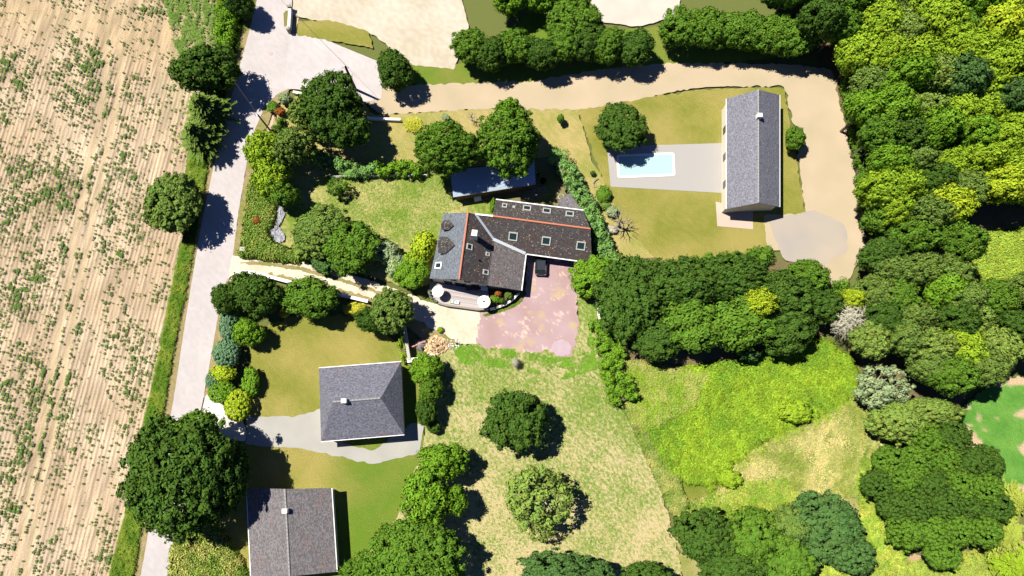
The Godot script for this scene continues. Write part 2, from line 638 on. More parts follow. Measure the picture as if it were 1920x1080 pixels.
func tuft(seed_, blades, wide, lean) -> ArrayMesh:   # a low plant, radius 1
	var r := RandomNumberGenerator.new()
	r.seed = seed_
	var b := Bag.new()
	for k in blades:
		var an: float = TAU * (k + r.randf() * 0.8) / blades
		var d := Vector3(cos(an), lean * r.randf_range(0.5, 1.3), sin(an)).normalized()
		var n := (Vector3.UP * 1.1 - Vector3(d.x, 0, d.z) * 0.4 + rdir(r) * 0.25).normalized()
		var L := r.randf_range(0.3, 0.5)
		leafy(b, d * L * 1.1 + Vector3(0, 0.06, 0), n, L, wide, tone(r, 1.0, 0.0, 0.18), r, Vector3.UP * 0.6, d)
	return b.mesh(true)

func foliage_meshes():
	G.oak = [crown(101, 160, 84, 0.050, 0.19, 5), crown(102, 175, 80, 0.049, 0.18, 6), crown(103, 150, 88, 0.052, 0.20, 4), crown(104, 165, 82, 0.050, 0.19, 7)]
	G.big = [crown(105, 430, 60, 0.034, 0.125, 9), crown(106, 400, 62, 0.035, 0.13, 8, {"gap": 0.06})]
	G.fluffy = [crown(111, 90, 110, 0.060, 0.27, 6), crown(112, 100, 100, 0.058, 0.26, 5), crown(113, 85, 112, 0.062, 0.28, 7)]
	G.fine = [crown(121, 240, 52, 0.045, 0.14, 5), crown(122, 250, 50, 0.045, 0.14, 7)]
	G.loose = [crown(131, 120, 42, 0.050, 0.19, 6, {"gap": 0.28, "inner": 30}), crown(132, 120, 44, 0.052, 0.18, 5, {"gap": 0.25, "inner": 40})]
	G.shrub = [crown(141, 60, 60, 0.105, 0.30, 4, {"low": -0.75, "inner": 160}), crown(142, 56, 62, 0.100, 0.32, 5, {"low": -0.75, "inner": 160}), crown(143, 66, 56, 0.10, 0.28, 3, {"low": -0.75, "inner": 160})]
	G.clipped = [crown(151, 260, 26, 0.062, 0.12, 0, {"low": -0.85, "inner": 200})]
	G.conifer = [conifer(161), conifer(162)]
	G.weeping = [weeping(171)]
	G.trunk = [trunk(181, 6, 0.5), trunk(182, 7, 0.55), trunk(183, 5, 0.5)]
	G.tuft = [tuft(191, 9, 0.30, 0.55), tuft(192, 8, 0.36, 0.45)]
	G.blade = tuft(195, 7, 0.14, 1.3)
	G.crop = [tuft(196, 11, 0.42, 0.55), tuft(197, 9, 0.46, 0.5)]
	G.clump = [crown(201, 16, 22, 0.17, 0.42, 3, {"low": 0.0, "inner": 6}), crown(202, 14, 24, 0.16, 0.45, 3, {"low": 0.0, "inner": 6})]
	G.frond = tuft(198, 16, 0.13, 0.75)

func tree(called, label, kind, px, py, rx, rz, height, mat, group = "", bark = "bark", y_ratio = 0.72):
	# px, py: where the crown's middle shows in the photo; rx, rz: its half size there in pixels; height in metres
	var hc: float = height * 0.62
	var s = mpp(px, py, hc)
	var a: float = rx * s
	var b: float = rz * s
	var p = up(px, py, hc)
	var t = thing(called, label, "shrub" if called.contains("shrub") or called.contains("bush") else "tree", Vector3(p.x, 0, p.z), 0.0, group)
	var set_: Array = G[kind]
	var mesh: ArrayMesh = set_[rng.randi() % set_.size()]
	var cr = obj("crown", mesh, mat, t)
	var ry: float = minf(height * 0.42, (a + b) * 0.5 * 1.1)
	if kind == "conifer":
		cr.transform = Transform3D(Basis(Vector3.UP, rng.randf() * TAU) .scaled(Vector3(a, height * 0.45, b)), Vector3(0, height * 0.48, 0))
	else:
		ry = maxf(ry, height * 0.34)
		cr.transform = Transform3D(Basis.from_scale(Vector3(a, ry / 0.85, b)) * Basis(Vector3.UP, rng.randf() * TAU), Vector3(0, height - ry, 0))
	var tk = obj("trunk", G.trunk[rng.randi() % 3], M[bark], t)
	var th: float = height * 0.86
	var tw: float = maxf(1.2, minf(th, (a + b) * 0.5 * 1.15))
	tk.transform = Transform3D(Basis.from_scale(Vector3(tw, th, tw)) * Basis(Vector3.UP, rng.randf() * TAU), Vector3.ZERO)
	return t

func hedge(called, label, pts, width, height, mat, leaf = 0.16, dens = 55.0, group = ""):
	# a long hedge along photo points (ground line of its middle)
	var t := thing(called, label, "hedge", up(pts[0][0], pts[0][1]), 0.0, group)
	var o := t.position
	var bag := Bag.new()
	var core := Bag.new()
	var total := 0.0
	for k in pts.size() - 1:
		var a := up(pts[k][0], pts[k][1]) - o
		var b := up(pts[k + 1][0], pts[k + 1][1]) - o
		var L := (b - a).length()
		var d := (b - a) / L
		var s := Vector3(d.z, 0, -d.x)
		core.bar(a + Vector3(0, height * 0.28, 0), b + Vector3(0, height * 0.28, 0), width * 0.40, height * 0.5)
		var cnt := int(L * (width * 1.5 + height) * 1.35) + 1
		for m in cnt:
			var x := (m + rng.randf()) / cnt * L
			var cr: float = rng.randf_range(0.38, 0.85) * minf(1.0, width * 0.45)
			var hh: float = height * rng.randf_range(0.62, 1.12)
			var c: Vector3 = a + d * x + s * rng.randf_range(-1.0, 1.0) * maxf(0.05, width * 0.58 - cr * 0.7) + Vector3(0, maxf(cr * 0.5, hh * (1.0 if rng.randf() < 0.7 else 0.5) - cr * 0.5), 0)
			var ct := rng.randf_range(0.78, 1.18)
			var ch := rng.randf_range(-0.1, 0.12)
			for w in int(dens * 1.5 * cr / 0.5):
				var dir := (rdir(rng) + Vector3(0, 0.45, 0)).normalized()
				var p := c + dir * cr * rng.randf_range(0.6, 1.18)
				leafy(bag, p, (dir + rdir(rng) * 0.6).normalized(), leaf * rng.randf_range(0.7, 1.3), 0.6, tone(rng, ct, ch, 0.2), rng, dir * 0.5)
		total += L
	obj("foliage", bag.mesh(true), mat, t)
	obj("branches", core.mesh(), M.bark, t)
	return t

func scatter(called, label, category, poly, count, mesh, mat, smin, smax, colour: Callable, density = null, tall = 1.0, group = ""):
	var pg = flat(poly)
	var lo = pg[0]; var hi = pg[0]
	for p in pg:
		lo = lo.min(p); hi = hi.max(p)
	var xs = []
	var tries = 0
	while xs.size() < count and tries < count * 40:
		tries += 1
		var p = Vector2(rng.randf_range(lo.x, hi.x), rng.randf_range(lo.y, hi.y))
		if not Geometry2D.is_point_in_polygon(p, pg): continue
		if density != null and rng.randf() > density.call(p.x, p.y): continue
		xs.append(p)
	return multi(called, label, category, xs, mesh, mat, smin, smax, colour, tall, group)

func multi(called, label, category, xs, mesh, mat, smin, smax, colour: Callable, tall = 1.0, group = ""):
	var mm = MultiMesh.new()
	mm.transform_format = MultiMesh.TRANSFORM_3D
	mm.use_colors = true
	mm.mesh = mesh
	mm.instance_count = xs.size()
	for k in xs.size():
		var p: Vector2 = xs[k]
		var s = rng.randf_range(smin, smax)
		mm.set_instance_transform(k, Transform3D(Basis(Vector3.UP, rng.randf() * TAU).scaled(Vector3(s, s * tall, s)), Vector3(p.x, 0.01, p.y)))
		mm.set_instance_color(k, colour.call(p.x, p.y))
	var o = MultiMeshInstance3D.new()
	o.name = numbered(called)
	o.multimesh = mm
	o.material_override = mat
	add_child(o)
	tag(o, label, category, group, "stuff")
	return o

# ------------------------------------------------------------------ ground
const GREEN := Color(0.115, 0.215, 0.022)
const STRAW := Color(0.44, 0.38, 0.17)
const OLIVE := Color(0.27, 0.25, 0.065)

func c_lawn_south(x, z) -> Color:
	var g = 0.42 + 0.55 * n2(x, z, 0.09) + 0.5 * nz2.get_noise_2d(x * 1.5, z * 1.5) + 0.5 * nz2.get_noise_2d(x * 3.1, z * 3.1)
	var v = z * 0.022 - x * 0.006        # the grass is greener by the gravel court and drier further down the slope
	return mixc(Color(0.165, 0.30, 0.035), Color(0.60, 0.51, 0.28), g + v * 0.8 - 0.20)

func c_lawn_west(x, z) -> Color:
	var g = 0.42 + 0.8 * n2(x, z, 0.16) + 0.35 * nz2.get_noise_2d(x * 1.3, z * 1.3) + 0.25 * nz2.get_noise_2d(x * 3.0, z * 3.0)
	return mixc(Color(0.17, 0.28, 0.03), Color(0.52, 0.47, 0.20), g)

func c_lawn_dry(x, z) -> Color:
	var g = 0.55 + 0.6 * n2(x, z, 0.12) + 0.3 * nz2.get_noise_2d(x * 1.6, z * 1.6)
	return mixc(Color(0.31, 0.34, 0.08), Color(0.54, 0.44, 0.19), g)

func c_verge(x, z) -> Color:
	var g = 0.35 + 0.8 * n2(x, z, 0.2) + 0.4 * nz2.get_noise_2d(x * 1.9, z * 1.9)
	return mixc(Color(0.10, 0.19, 0.02), Color(0.28, 0.25, 0.10), g)

func c_shoulder(x, z) -> Color:
	var g = 0.5 + 0.7 * n2(x, z, 0.35) + 0.4 * nz2.get_noise_2d(x * 2.0, z * 2.0)
	return mixc(Color(0.36, 0.28, 0.16), Color(0.20, 0.23, 0.05), g - 0.15)

func c_road(x, z) -> Color:
	var g = 0.5 + 0.5 * n2(x, z, 0.15)
	var c = mixc(Color(0.355, 0.335, 0.348), Color(0.41, 0.388, 0.40), g)
	return c * (1.0 + 0.06 * nz2.get_noise_2d(x * 1.7, z * 1.7))

func c_cream(x, z) -> Color:
	var g = 0.4 + 0.7 * n2(x, z, 0.25) + 0.3 * nz2.get_noise_2d(x * 1.5, z * 1.5)
	return mixc(Color(0.66, 0.60, 0.50), Color(0.50, 0.42, 0.31), g * 0.7)

func c_court(x, z) -> Color:
	var g = 0.5 + 0.7 * n2(x, z, 0.14)
	var c = mixc(Color(0.36, 0.245, 0.245), Color(0.43, 0.325, 0.355), g)
	var pale = nz.get_noise_2d(x * 0.33 + 40.0, z * 0.5) + 0.35 * nz2.get_noise_2d(x * 1.8, z * 1.8)
	c = mixc(c, Color(0.60, 0.46, 0.40), (pale - 0.36) * 3.0)
	var edge = nz.get_noise_2d(x * 0.2 + 9.0, z * 0.2 + 70.0)
	return mixc(c, Color(0.46, 0.36, 0.24), (edge - 0.25) * 3.0)

func c_beige(x, z) -> Color:
	return mixc(Color(0.50, 0.41, 0.30), Color(0.42, 0.36, 0.25), 0.5 + 0.7 * n2(x, z, 0.12))

func c_pale(x, z) -> Color:
	return mixc(Color(0.56, 0.53, 0.46), Color(0.46, 0.41, 0.32), 0.5 + 0.7 * n2(x, z, 0.10) + 0.4 * nz2.get_noise_2d(x * 0.8, z * 0.8))

func c_greyyard(x, z) -> Color:
	return mixc(Color(0.34, 0.32, 0.31), Color(0.42, 0.37, 0.31), 0.5 + 0.7 * n2(x, z, 0.12))

func c_olive(x, z) -> Color:
	return mixc(Color(0.25, 0.27, 0.05), Color(0.40, 0.35, 0.11), 0.5 + 0.8 * n2(x, z, 0.10) + 0.2 * nz2.get_noise_2d(x * 1.5, z * 1.5))

func c_green(x, z) -> Color:
	return mixc(Color(0.15, 0.26, 0.03), Color(0.25, 0.28, 0.06), 0.4 + 0.8 * n2(x, z, 0.10) + 0.2 * nz2.get_noise_2d(x * 1.5, z * 1.5))

func c_meadow(x, z) -> Color:
	return mixc(Color(0.15, 0.22, 0.025), Color(0.30, 0.31, 0.07), 0.5 + 0.8 * n2(x, z, 0.2))

func c_dry_meadow(x, z) -> Color:
	return mixc(Color(0.28, 0.31, 0.08), Color(0.50, 0.43, 0.22), 0.5 + 0.9 * n2(x, z, 0.2))

func c_pasture(x, z) -> Color:
	var c = mixc(Color(0.10, 0.29, 0.045), Color(0.17, 0.38, 0.07), 0.5 + 0.8 * n2(x, z, 0.25) + 0.3 * nz2.get_noise_2d(x * 2.0, z * 2.0))
	var bare = nz.get_noise_2d(x * 0.13 + 3.0, z * 0.22)
	return mixc(c, Color(0.62, 0.47, 0.31), (bare - 0.24) * 9.0)

func c_wood(x, z) -> Color:
	return mixc(Color(0.17, 0.15, 0.07), Color(0.24, 0.19, 0.10), 0.5 + 0.8 * n2(x, z, 0.3))

func c_yard(x, z) -> Color:
	return mixc(Color(0.17, 0.22, 0.05), Color(0.30, 0.24, 0.15), 0.5 + 0.8 * n2(x, z, 0.25))

func terrain():
	var pm = PlaneMesh.new()
	pm.size = Vector2(900, 900)
	var g = obj("ground", pm, M.ground)
	g.position = Vector3(0, -0.30, 0)
	g.set_meta("kind", "structure")
	var road_l = [[496, -120], [484, -10], [470, 50], [452, 115], [428, 205], [400, 315], [376, 430], [361, 520], [345, 620], [327, 740], [302, 880], [278, 1000], [262, 1090], [244, 1180]]
	var road_r = [[297, 1180], [315, 1090], [328, 1000], [352, 880], [382, 745], [398, 655], [412, 575], [424, 530], [434, 505], [437, 478], [447, 400], [462, 310], [478, 242], [497, 200], [520, 176], [545, 165], [546, 60], [548, -10], [552, -120]]
	sheet("road", flat(road_l + road_r), 0.03, 0.45, 0.05, M.asphalt, c_road)
	sheet("junction_apron", flat([[544, 62], [600, 70], [660, 95], [720, 120], [715, 185], [690, 192], [600, 178], [560, 168], [532, 166]]), 0.036, 0.5, 0.05, M.asphalt, func(x, z): return c_road(x, z) * 1.06)
	sheet("verge", flat([[405, -40], [402, 90], [372, 180], [350, 290], [342, 440], [316, 560], [300, 650], [268, 800], [240, 940], [202, 1090], [190, 1180], [250, 1180], [266, 1085], [280, 1000], [306, 880], [331, 740], [349, 620], [365, 520], [380, 430], [404, 315], [432, 205], [456, 115], [474, 50], [490, -40]]), 0.02, 0.4, 0.25, M.grass, c_verge)
	sheet("road_shoulder", flat([[452, 60], [470, 55], [452, 120], [430, 205], [402, 320], [378, 430], [362, 530], [346, 625], [328, 745], [303, 885], [279, 1002], [262, 1092], [250, 1092], [268, 1000], [288, 885], [312, 745], [332, 625], [350, 525], [366, 430], [390, 318], [416, 205], [438, 118]]), 0.026, 0.35, 0.2, M.soil, c_shoulder)
	sheet("east_shoulder", flat([[520, 172], [548, 164], [530, 185], [512, 205], [496, 250], [478, 320], [462, 410], [452, 480], [436, 482], [447, 400], [462, 310], [478, 242], [497, 198]]), 0.026, 0.35, 0.15, M.soil, c_shoulder)
	sheet("hedge_shoulder", flat([[412, 572], [430, 575], [416, 650], [405, 700], [396, 742], [382, 748], [398, 652]]), 0.026, 0.35, 0.12, M.soil, c_shoulder)
	sheet("garden_lawn", flat([[455, 480], [470, 380], [490, 290], [530, 190], [560, 178], [680, 190], [700, 215], [1080, 195], [1110, 300], [1180, 410], [1260, 480], [1160, 510], [1100, 490], [1040, 300], [800, 320], [620, 330], [560, 400], [520, 480]]), 0.0, 0.45, 0.3, M.grass, c_lawn_dry)
	sheet("west_lawn", flat([[560, 330], [620, 328], [850, 328], [930, 372], [930, 405], [835, 400], [808, 530], [780, 545], [700, 520], [600, 495], [455, 478], [470, 400], [520, 340]]), 0.008, 0.3, 0.3, M.grass, c_lawn_west)
	sheet("yard", flat([[840, 318], [1050, 290], [1100, 400], [1000, 395], [925, 378], [850, 372]]), 0.012, 0.4, 0.25, M.grass, c_yard)
	sheet("south_lawn", flat([[770, 690], [850, 650], [940, 640], [1060, 655], [1085, 600], [1078, 480], [1118, 490], [1122, 600], [1138, 690], [1190, 800], [1240, 920], [1275, 1050], [1290, 1140], [640, 1140], [700, 1000], [790, 850], [800, 760]]), 0.004, 0.24, 0.35, M.grass, c_lawn_south)
	sheet("driveway", flat([[436, 479], [505, 482], [560, 489], [610, 503], [660, 516], [706, 530], [760, 548], [800, 566], [860, 578], [905, 584], [915, 640], [890, 644], [850, 645], [812, 622], [760, 596], [690, 566], [600, 541], [520, 521], [480, 510], [446, 512], [428, 522]]), 0.044, 0.25, 0.18, M.gravel, c_cream)
	sheet("driveway_grass_strip", flat([[447, 494], [470, 490], [500, 491], [560, 500], [620, 515], [690, 538], [740, 557], [742, 561], [690, 545], [620, 523], [560, 507], [500, 498], [465, 496]]), 0.05, 0.2, 0.16, M.soil, c_shoulder)
	sheet("driveway_edge_grass", flat([[500, 511], [560, 523], [640, 543], [700, 560], [760, 588], [800, 610], [860, 640], [850, 655], [800, 640], [760, 610], [690, 572], [560, 536], [505, 520]]), 0.052, 0.25, 0.25, M.soil, c_shoulder)
	sheet("gravel_court", flat([[900, 588], [940, 582], [966, 572], [985, 558], [988, 480], [1078, 482], [1082, 560], [1085, 620], [1075, 650], [1072, 668], [1048, 672], [1030, 655], [1000, 662], [950, 655], [905, 652], [893, 640]]), 0.048, 0.22, 0.28, M.gravel, c_court)
	sheet("round_pad", flat([[1034, 648], [1040, 640], [1053, 637], [1066, 641], [1071, 650], [1068, 661], [1056, 668], [1043, 666], [1035, 658]]), 0.055, 0.2, 0.12, M.gravel, func(x, z): return Color(0.45, 0.36, 0.41) * (1.0 + 0.1 * n2(x, z, 0.6)))
	sheet("garage_floor", flat([[985, 470], [1112, 486], [1112, 470], [985, 452]]), 0.06, 0.5, 0.0, M.gravel, c_court)
	sheet("courtside_grass", flat([[902, 592], [925, 584], [950, 577], [978, 562], [975, 570], [958, 579], [935, 587], [912, 593]]), 0.056, 0.15, 0.1, M.grass, func(x, z): return mixc(Color(0.09, 0.18, 0.02), Color(0.2, 0.24, 0.05), 0.4 + n2(x, z, 0.9)))
	sheet("white_apron", flat([[386, 742], [400, 722], [440, 770], [462, 800], [462, 826], [420, 828], [372, 800]]), 0.05, 0.3, 0.12, M.gravel, func(x, z): return Color(0.70, 0.66, 0.62) * (1.0 + 0.08 * n2(x, z, 0.6)))
	sheet("meadow", flat([[1130, 600], [1180, 690], [1300, 640], [1500, 600], [1610, 680], [1625, 730], [1560, 780], [1400, 850], [1340, 930], [1265, 960], [1240, 900], [1190, 790], [1140, 690]]), 0.01, 0.5, 0.4, M.grass, c_meadow)
	sheet("dry_meadow", flat([[1265, 955], [1340, 925], [1400, 845], [1560, 775], [1640, 700], [1700, 780], [1690, 860], [1690, 1000], [1700, 1140], [1290, 1140], [1275, 1050]]), 0.014, 0.4, 0.4, M.grass, c_dry_meadow)
	sheet("pasture", flat([[1760, 830], [1800, 770], [1850, 720], [1990, 690], [2100, 960], [1960, 1000], [1900, 930], [1850, 900]]), 0.01, 0.35, 0.5, M.grass, c_pasture)
	sheet("clearing", flat([[1770, 455], [1850, 430], [2080, 400], [2100, 560], [1900, 560], [1790, 520]]), 0.01, 0.5, 0.4, M.grass, c_meadow)
	sheet("south_clearing", flat([[1620, 1040], [1700, 1040], [1840, 1030], [1990, 1000], [2000, 1200], [1600, 1200]]), 0.018, 0.4, 0.4, M.grass, func(x, z): return mixc(c_meadow(x, z) * 1.3, Color(0.55, 0.38, 0.24), (nz.get_noise_2d(x * 0.16, z * 0.2) - 0.12) * 5.0))
	sheet("wood_floor", flat([[1380, -160], [1440, 0], [1540, 90], [1600, 300], [1640, 480], [1560, 600], [1620, 700], [1700, 800], [1800, 760], [1850, 700], [2200, 640], [2300, -160]]), 0.002, 1.0, 0.4, M.grass, c_wood)
	sheet("grove_floor", flat([[1120, 500], [1240, 480], [1500, 490], [1570, 560], [1520, 680], [1300, 700], [1180, 690], [1130, 600]]), 0.016, 0.8, 0.4, M.grass, c_wood)
	# the ground round the neighbours' houses
	sheet("neighbour_track", flat([[672, 168], [760, 160], [870, 156], [1000, 152], [1130, 130], [1260, 118], [1480, 120], [1560, 130], [1600, 300], [1625, 470], [1580, 540], [1520, 545], [1530, 470], [1440, 470], [1430, 405], [1510, 400], [1490, 240], [1470, 160], [1300, 165], [1180, 190], [1090, 205], [900, 205], [720, 215], [690, 200]]), 0.03, 0.5, 0.3, M.gravel, c_beige)
	sheet("entrance_yard", flat([[549, -60], [760, -60], [860, -30], [880, 60], [850, 130], [760, 120], [720, 80], [690, 60], [600, 40], [549, 30]]), 0.04, 0.5, 0.2, M.gravel, c_pale)
	sheet("entrance_lawn", flat([[560, 40], [620, 38], [690, 58], [700, 90], [640, 80], [556, 66]]), 0.045, 0.4, 0.2, M.grass, c_olive)
	sheet("north_lawn", flat([[740, 95], [860, 120], [1000, 20], [1130, 60], [1400, 30], [1520, 100], [1300, 125], [1130, 135], [1000, 155], [780, 165]]), 0.012, 0.6, 0.3, M.grass, c_green)
	sheet("north_yard", flat([[1080, -80], [1290, -80], [1270, 30], [1200, 50], [1120, 40]]), 0.02, 0.5, 0.2, M.gravel, func(x, z): return Color(0.52, 0.50, 0.46) * (1.0 + 0.1 * n2(x, z, 0.3)))
	sheet("neighbour_lawn", flat([[1080, 200], [1180, 185], [1350, 165], [1470, 165], [1510, 400], [1440, 470], [1300, 500], [1230, 490], [1160, 405], [1112, 290]]), 0.022, 0.5, 0.3, M.grass, c_olive)
	sheet("grey_yard", flat([[1440, 410], [1530, 395], [1585, 420], [1590, 470], [1540, 500], [1470, 490]]), 0.05, 0.5, 0.25, M.gravel, c_greyyard)
	sheet("south_neighbour_lawn", flat([[470, 620], [560, 590], [680, 590], [770, 660], [800, 780], [790, 850], [750, 960], [690, 1040], [640, 1090], [430, 1090], [400, 1000], [450, 850], [465, 760]]), 0.006, 0.5, 0.3, M.grass, func(x, z): return mixc(c_olive(x, z), c_green(x, z), (x + 28.0) * 0.12 + (z - 26.0) * 0.06))
	sheet("south_neighbour_drive", flat([[462, 782], [560, 780], [620, 760], [640, 830], [700, 845], [775, 790], [796, 800], [785, 850], [700, 870], [560, 840], [462, 835]]), 0.05, 0.45, 0.2, M.gravel, func(x, z): return Color(0.38, 0.38, 0.365) * (1.0 + 0.1 * n2(x, z, 0.2)))

# ------------------------------------------------------------------ the ploughed field with its rows
const ROW := 0.62
var f_dir := Vector2(-0.149, 1.0).normalized()
var f_nrm := Vector2(1.0, 0.149).normalized()

func track_d(p: Vector2) -> float:   # distance to the nearest wheel track
	var best := 1e9
	for tr in G.tracks:
		for k in tr.size() - 1:
			best = minf(best, (Geometry2D.get_closest_point_to_segment(p, tr[k], tr[k + 1]) - p).length())
	return best

func field():
	G.tracks = []
	for tr in [[[-40, 18], [60, 14], [150, 34], [190, 65], [200, 110], [192, 170], [180, 240], [160, 330], [140, 440], [118, 560], [98, 680], [75, 800], [48, 940], [20, 1100]],
		[[-40, 38], [60, 32], [140, 46], [205, 62], [225, 100], [222, 160], [205, 250], [185, 340], [163, 450], [140, 570], [118, 690], [95, 810], [70, 940], [40, 1100]],
		[[170, 30], [250, 42], [330, 55]], [[200, 60], [280, 66], [330, 75]]]:
		G.tracks.append(flat(tr))
	var bag := Bag.new()
	var o := Vector2(up(420, -60).x, up(420, -60).z)
	var nu := 560
	var nv := 150
	var du := ROW / 4.0
	for j in nv:
		for i in nu:
			var u := -i * du + 14.0
			var v := j * 1.0 - 12.0
			var p := o + f_nrm * u + f_dir * v
			var td := track_d(p) if (i % 2 == 0) else track_d(p)
			var rut := 1.0 - smoothstep(0.25, 0.75, td)
			var top := smoothstep(8.0, 2.0, v - 12.0 + 3.0 * n2(p.x, p.y, 0.05))   # headland ploughed across
			var k := i % 4
			var ridge: float = [0.0, 0.09, 0.20, 0.07][k]
			var strength := clampf(0.75 + 0.8 * n2(p.x, p.y, 0.08), 0.25, 1.2)
			var y := ridge * strength * (1.0 - rut) * (1.0 - 0.8 * top) - rut * 0.03 + 0.03 * n2(p.x, p.y, 1.1)
			bag.v.append(Vector3(p.x, y - 0.10, p.y))
			var g := 0.5 + 0.7 * n2(p.x, p.y, 0.06) + 0.3 * n2(u * 1.7, v * 0.12, 1.0)
			var c := mixc(Color(0.58, 0.47, 0.345), Color(0.45, 0.345, 0.235), g)
			c = mixc(c, Color(0.46, 0.37, 0.23), rut * 0.6)
			c = mixc(c, Color(0.45, 0.345, 0.205), top * 0.5)
			var weed := smoothstep(-7.5, -3.0, u) * smoothstep(6.0, 3.0, u) * smoothstep(30.0, 20.0, v) * (0.5 + 0.9 * n2(p.x, p.y, 0.35))
			c = mixc(c, Color(0.15, 0.21, 0.05), weed * 0.5)
			c = c * (1.0 + 0.22 * nz2.get_noise_2d(floorf(u / ROW) * 7.3, v * 0.10) + 0.12 * nz2.get_noise_2d(p.x * 2.2, p.y * 2.2))
			bag.c.append(c)
	bag.n.resize(bag.v.size())
	for j in nv:
		for i in nu:
			var a := bag.v[j * nu + maxi(i - 1, 0)]; var b := bag.v[j * nu + mini(i + 1, nu - 1)]
			var c := bag.v[maxi(j - 1, 0) * nu + i]; var d := bag.v[mini(j + 1, nv - 1) * nu + i]
			var n := (b - a).cross(d - c)
			bag.n[j * nu + i] = n.normalized() if n.y > 0 else -n.normalized()
	for j in nv - 1:
		for i in nu - 1:
			var a := j * nu + i
			bag.i.append(a); bag.i.append(a + nu); bag.i.append(a + nu + 1); bag.i.append(a); bag.i.append(a + nu + 1); bag.i.append(a + 1)
	var f := obj("field", bag.mesh(true), M.soil)
	f.position.y = -0.10
	f.set_meta("kind", "structure")
	# young plants along the rows
	var fp := flat([[-60, -60], [400, -60], [398, 80], [345, 190], [350, 290], [335, 440], [312, 560], [295, 650], [262, 800], [235, 940], [198, 1100], [-60, 1120]])
	var spots := []
	var rowi := 0
	while rowi < 125:
		var u := -rowi * ROW - du * 2.0 + 14.0 - ROW * 16.0 + 9.92
		var v := -10.0
		while v < 135.0:
			v += rng.randf_range(0.22, 0.40)
			var p := o + f_nrm * (u + rng.randf_range(-0.10, 0.10)) + f_dir * v
			if not Geometry2D.is_point_in_polygon(p, fp): continue
			var den := 0.60 + 0.75 * n2(p.x, p.y, 0.075) + 0.60 * n2(p.x, p.y, 0.3)
			if v < 20.0: den -= 0.12
			if u > -7.0: den -= 0.22
			if rng.randf() > clampf(den, 0.03, 0.9): continue
			if track_d(p) < 0.55 and rng.randf() < 0.93: continue
			var s := rng.randf_range(0.11, 0.27) * (1.0 + 0.55 * clampf(den, 0.0, 1.0))
			spots.append([p, s, den])
		rowi += 1
	spots.sort_custom(func(a, b): return a[1] > b[1])
	var big := spots.slice(0, 300)
	var rest := spots.slice(300)
	var proto := MeshInstance3D.new()
	proto.mesh = G.crop[0]
	proto.material_override = leaf_mat(0.080, 0.145, 0.032)
	for k in big.size():
		var c := proto.duplicate()
		c.name = numbered("crop_plant")
		add_child(c)
		c.position = Vector3(big[k][0].x, -0.08, big[k][0].y)
		c.rotation.y = rng.randf() * TAU
		c.scale = Vector3.ONE * big[k][1] * 1.15
		tag(c, "well grown leafy green crop plant in a row of the bare sandy field", "crop plant", "large crop plants in the field")
	proto.free()
	var mm := MultiMesh.new()
	mm.transform_format = MultiMesh.TRANSFORM_3D
	mm.use_colors = true
	mm.mesh = G.crop[1]
	mm.instance_count = rest.size()
	for k in rest.size():
		var s: float = rest[k][1]
		mm.set_instance_transform(k, Transform3D(Basis(Vector3.UP, rng.randf() * TAU).scaled(Vector3(s, s, s)), Vector3(rest[k][0].x, -0.08, rest[k][0].y)))
		var v := rng.randf_range(0.7, 1.25)
		mm.set_instance_color(k, Color(0.085 * v * rng.randf_range(0.9, 1.2), 0.135 * v, 0.030 * v))
	var mi := MultiMeshInstance3D.new()
	mi.name = "crop_seedlings"
	mi.multimesh = mm
	mi.material_override = M.leaf_white
	add_child(mi)
	tag(mi, "small green crop plants dotted along the rows of the sandy field", "crop", "", "stuff")
	print("crop plants ", spots.size())

# ------------------------------------------------------------------ the farmhouse
func roof(parent, called, pts, mat, label = "", thick = 0.12):
	# uv: u along the first edge, v down the slope
	var u: Vector3 = (pts[1] - pts[0]).normalized()
	var nrm = Vector3.ZERO
	for k in pts.size():
		nrm += (pts[k] - pts[0]).cross(pts[(k + 1) % pts.size()] - pts[0])
	nrm = nrm.normalized()
	var o = obj(called, slab(pts, thick, pts[0], u, nrm.cross(u).normalized()), mat, parent)
	if label != "": o.set_meta("label", label)
	return o

func wall_ring(parent, called, pts, mat, bottom = -0.1, inset = 0.25, drop = 0.1):
	# pts: roof-edge points in order; walls stand a little inside them
	var c = Vector3.ZERO
	for p in pts: c += p
	c /= pts.size()
	var b = Bag.new()
	var q = []
	for p in pts:
		var d = Vector3(c.x - p.x, 0, c.z - p.z)
		q.append(p + d.normalized() * minf(inset * 1.3, d.length() * 0.2) - Vector3(0, drop, 0))
	for k in q.size():
		var a: Vector3 = q[k]
		var e: Vector3 = q[(k + 1) % q.size()]
		b.quad(a, e, Vector3(e.x, bottom, e.z), Vector3(a.x, bottom, a.z))
	obj(called, b.mesh(), mat, parent)
	return q

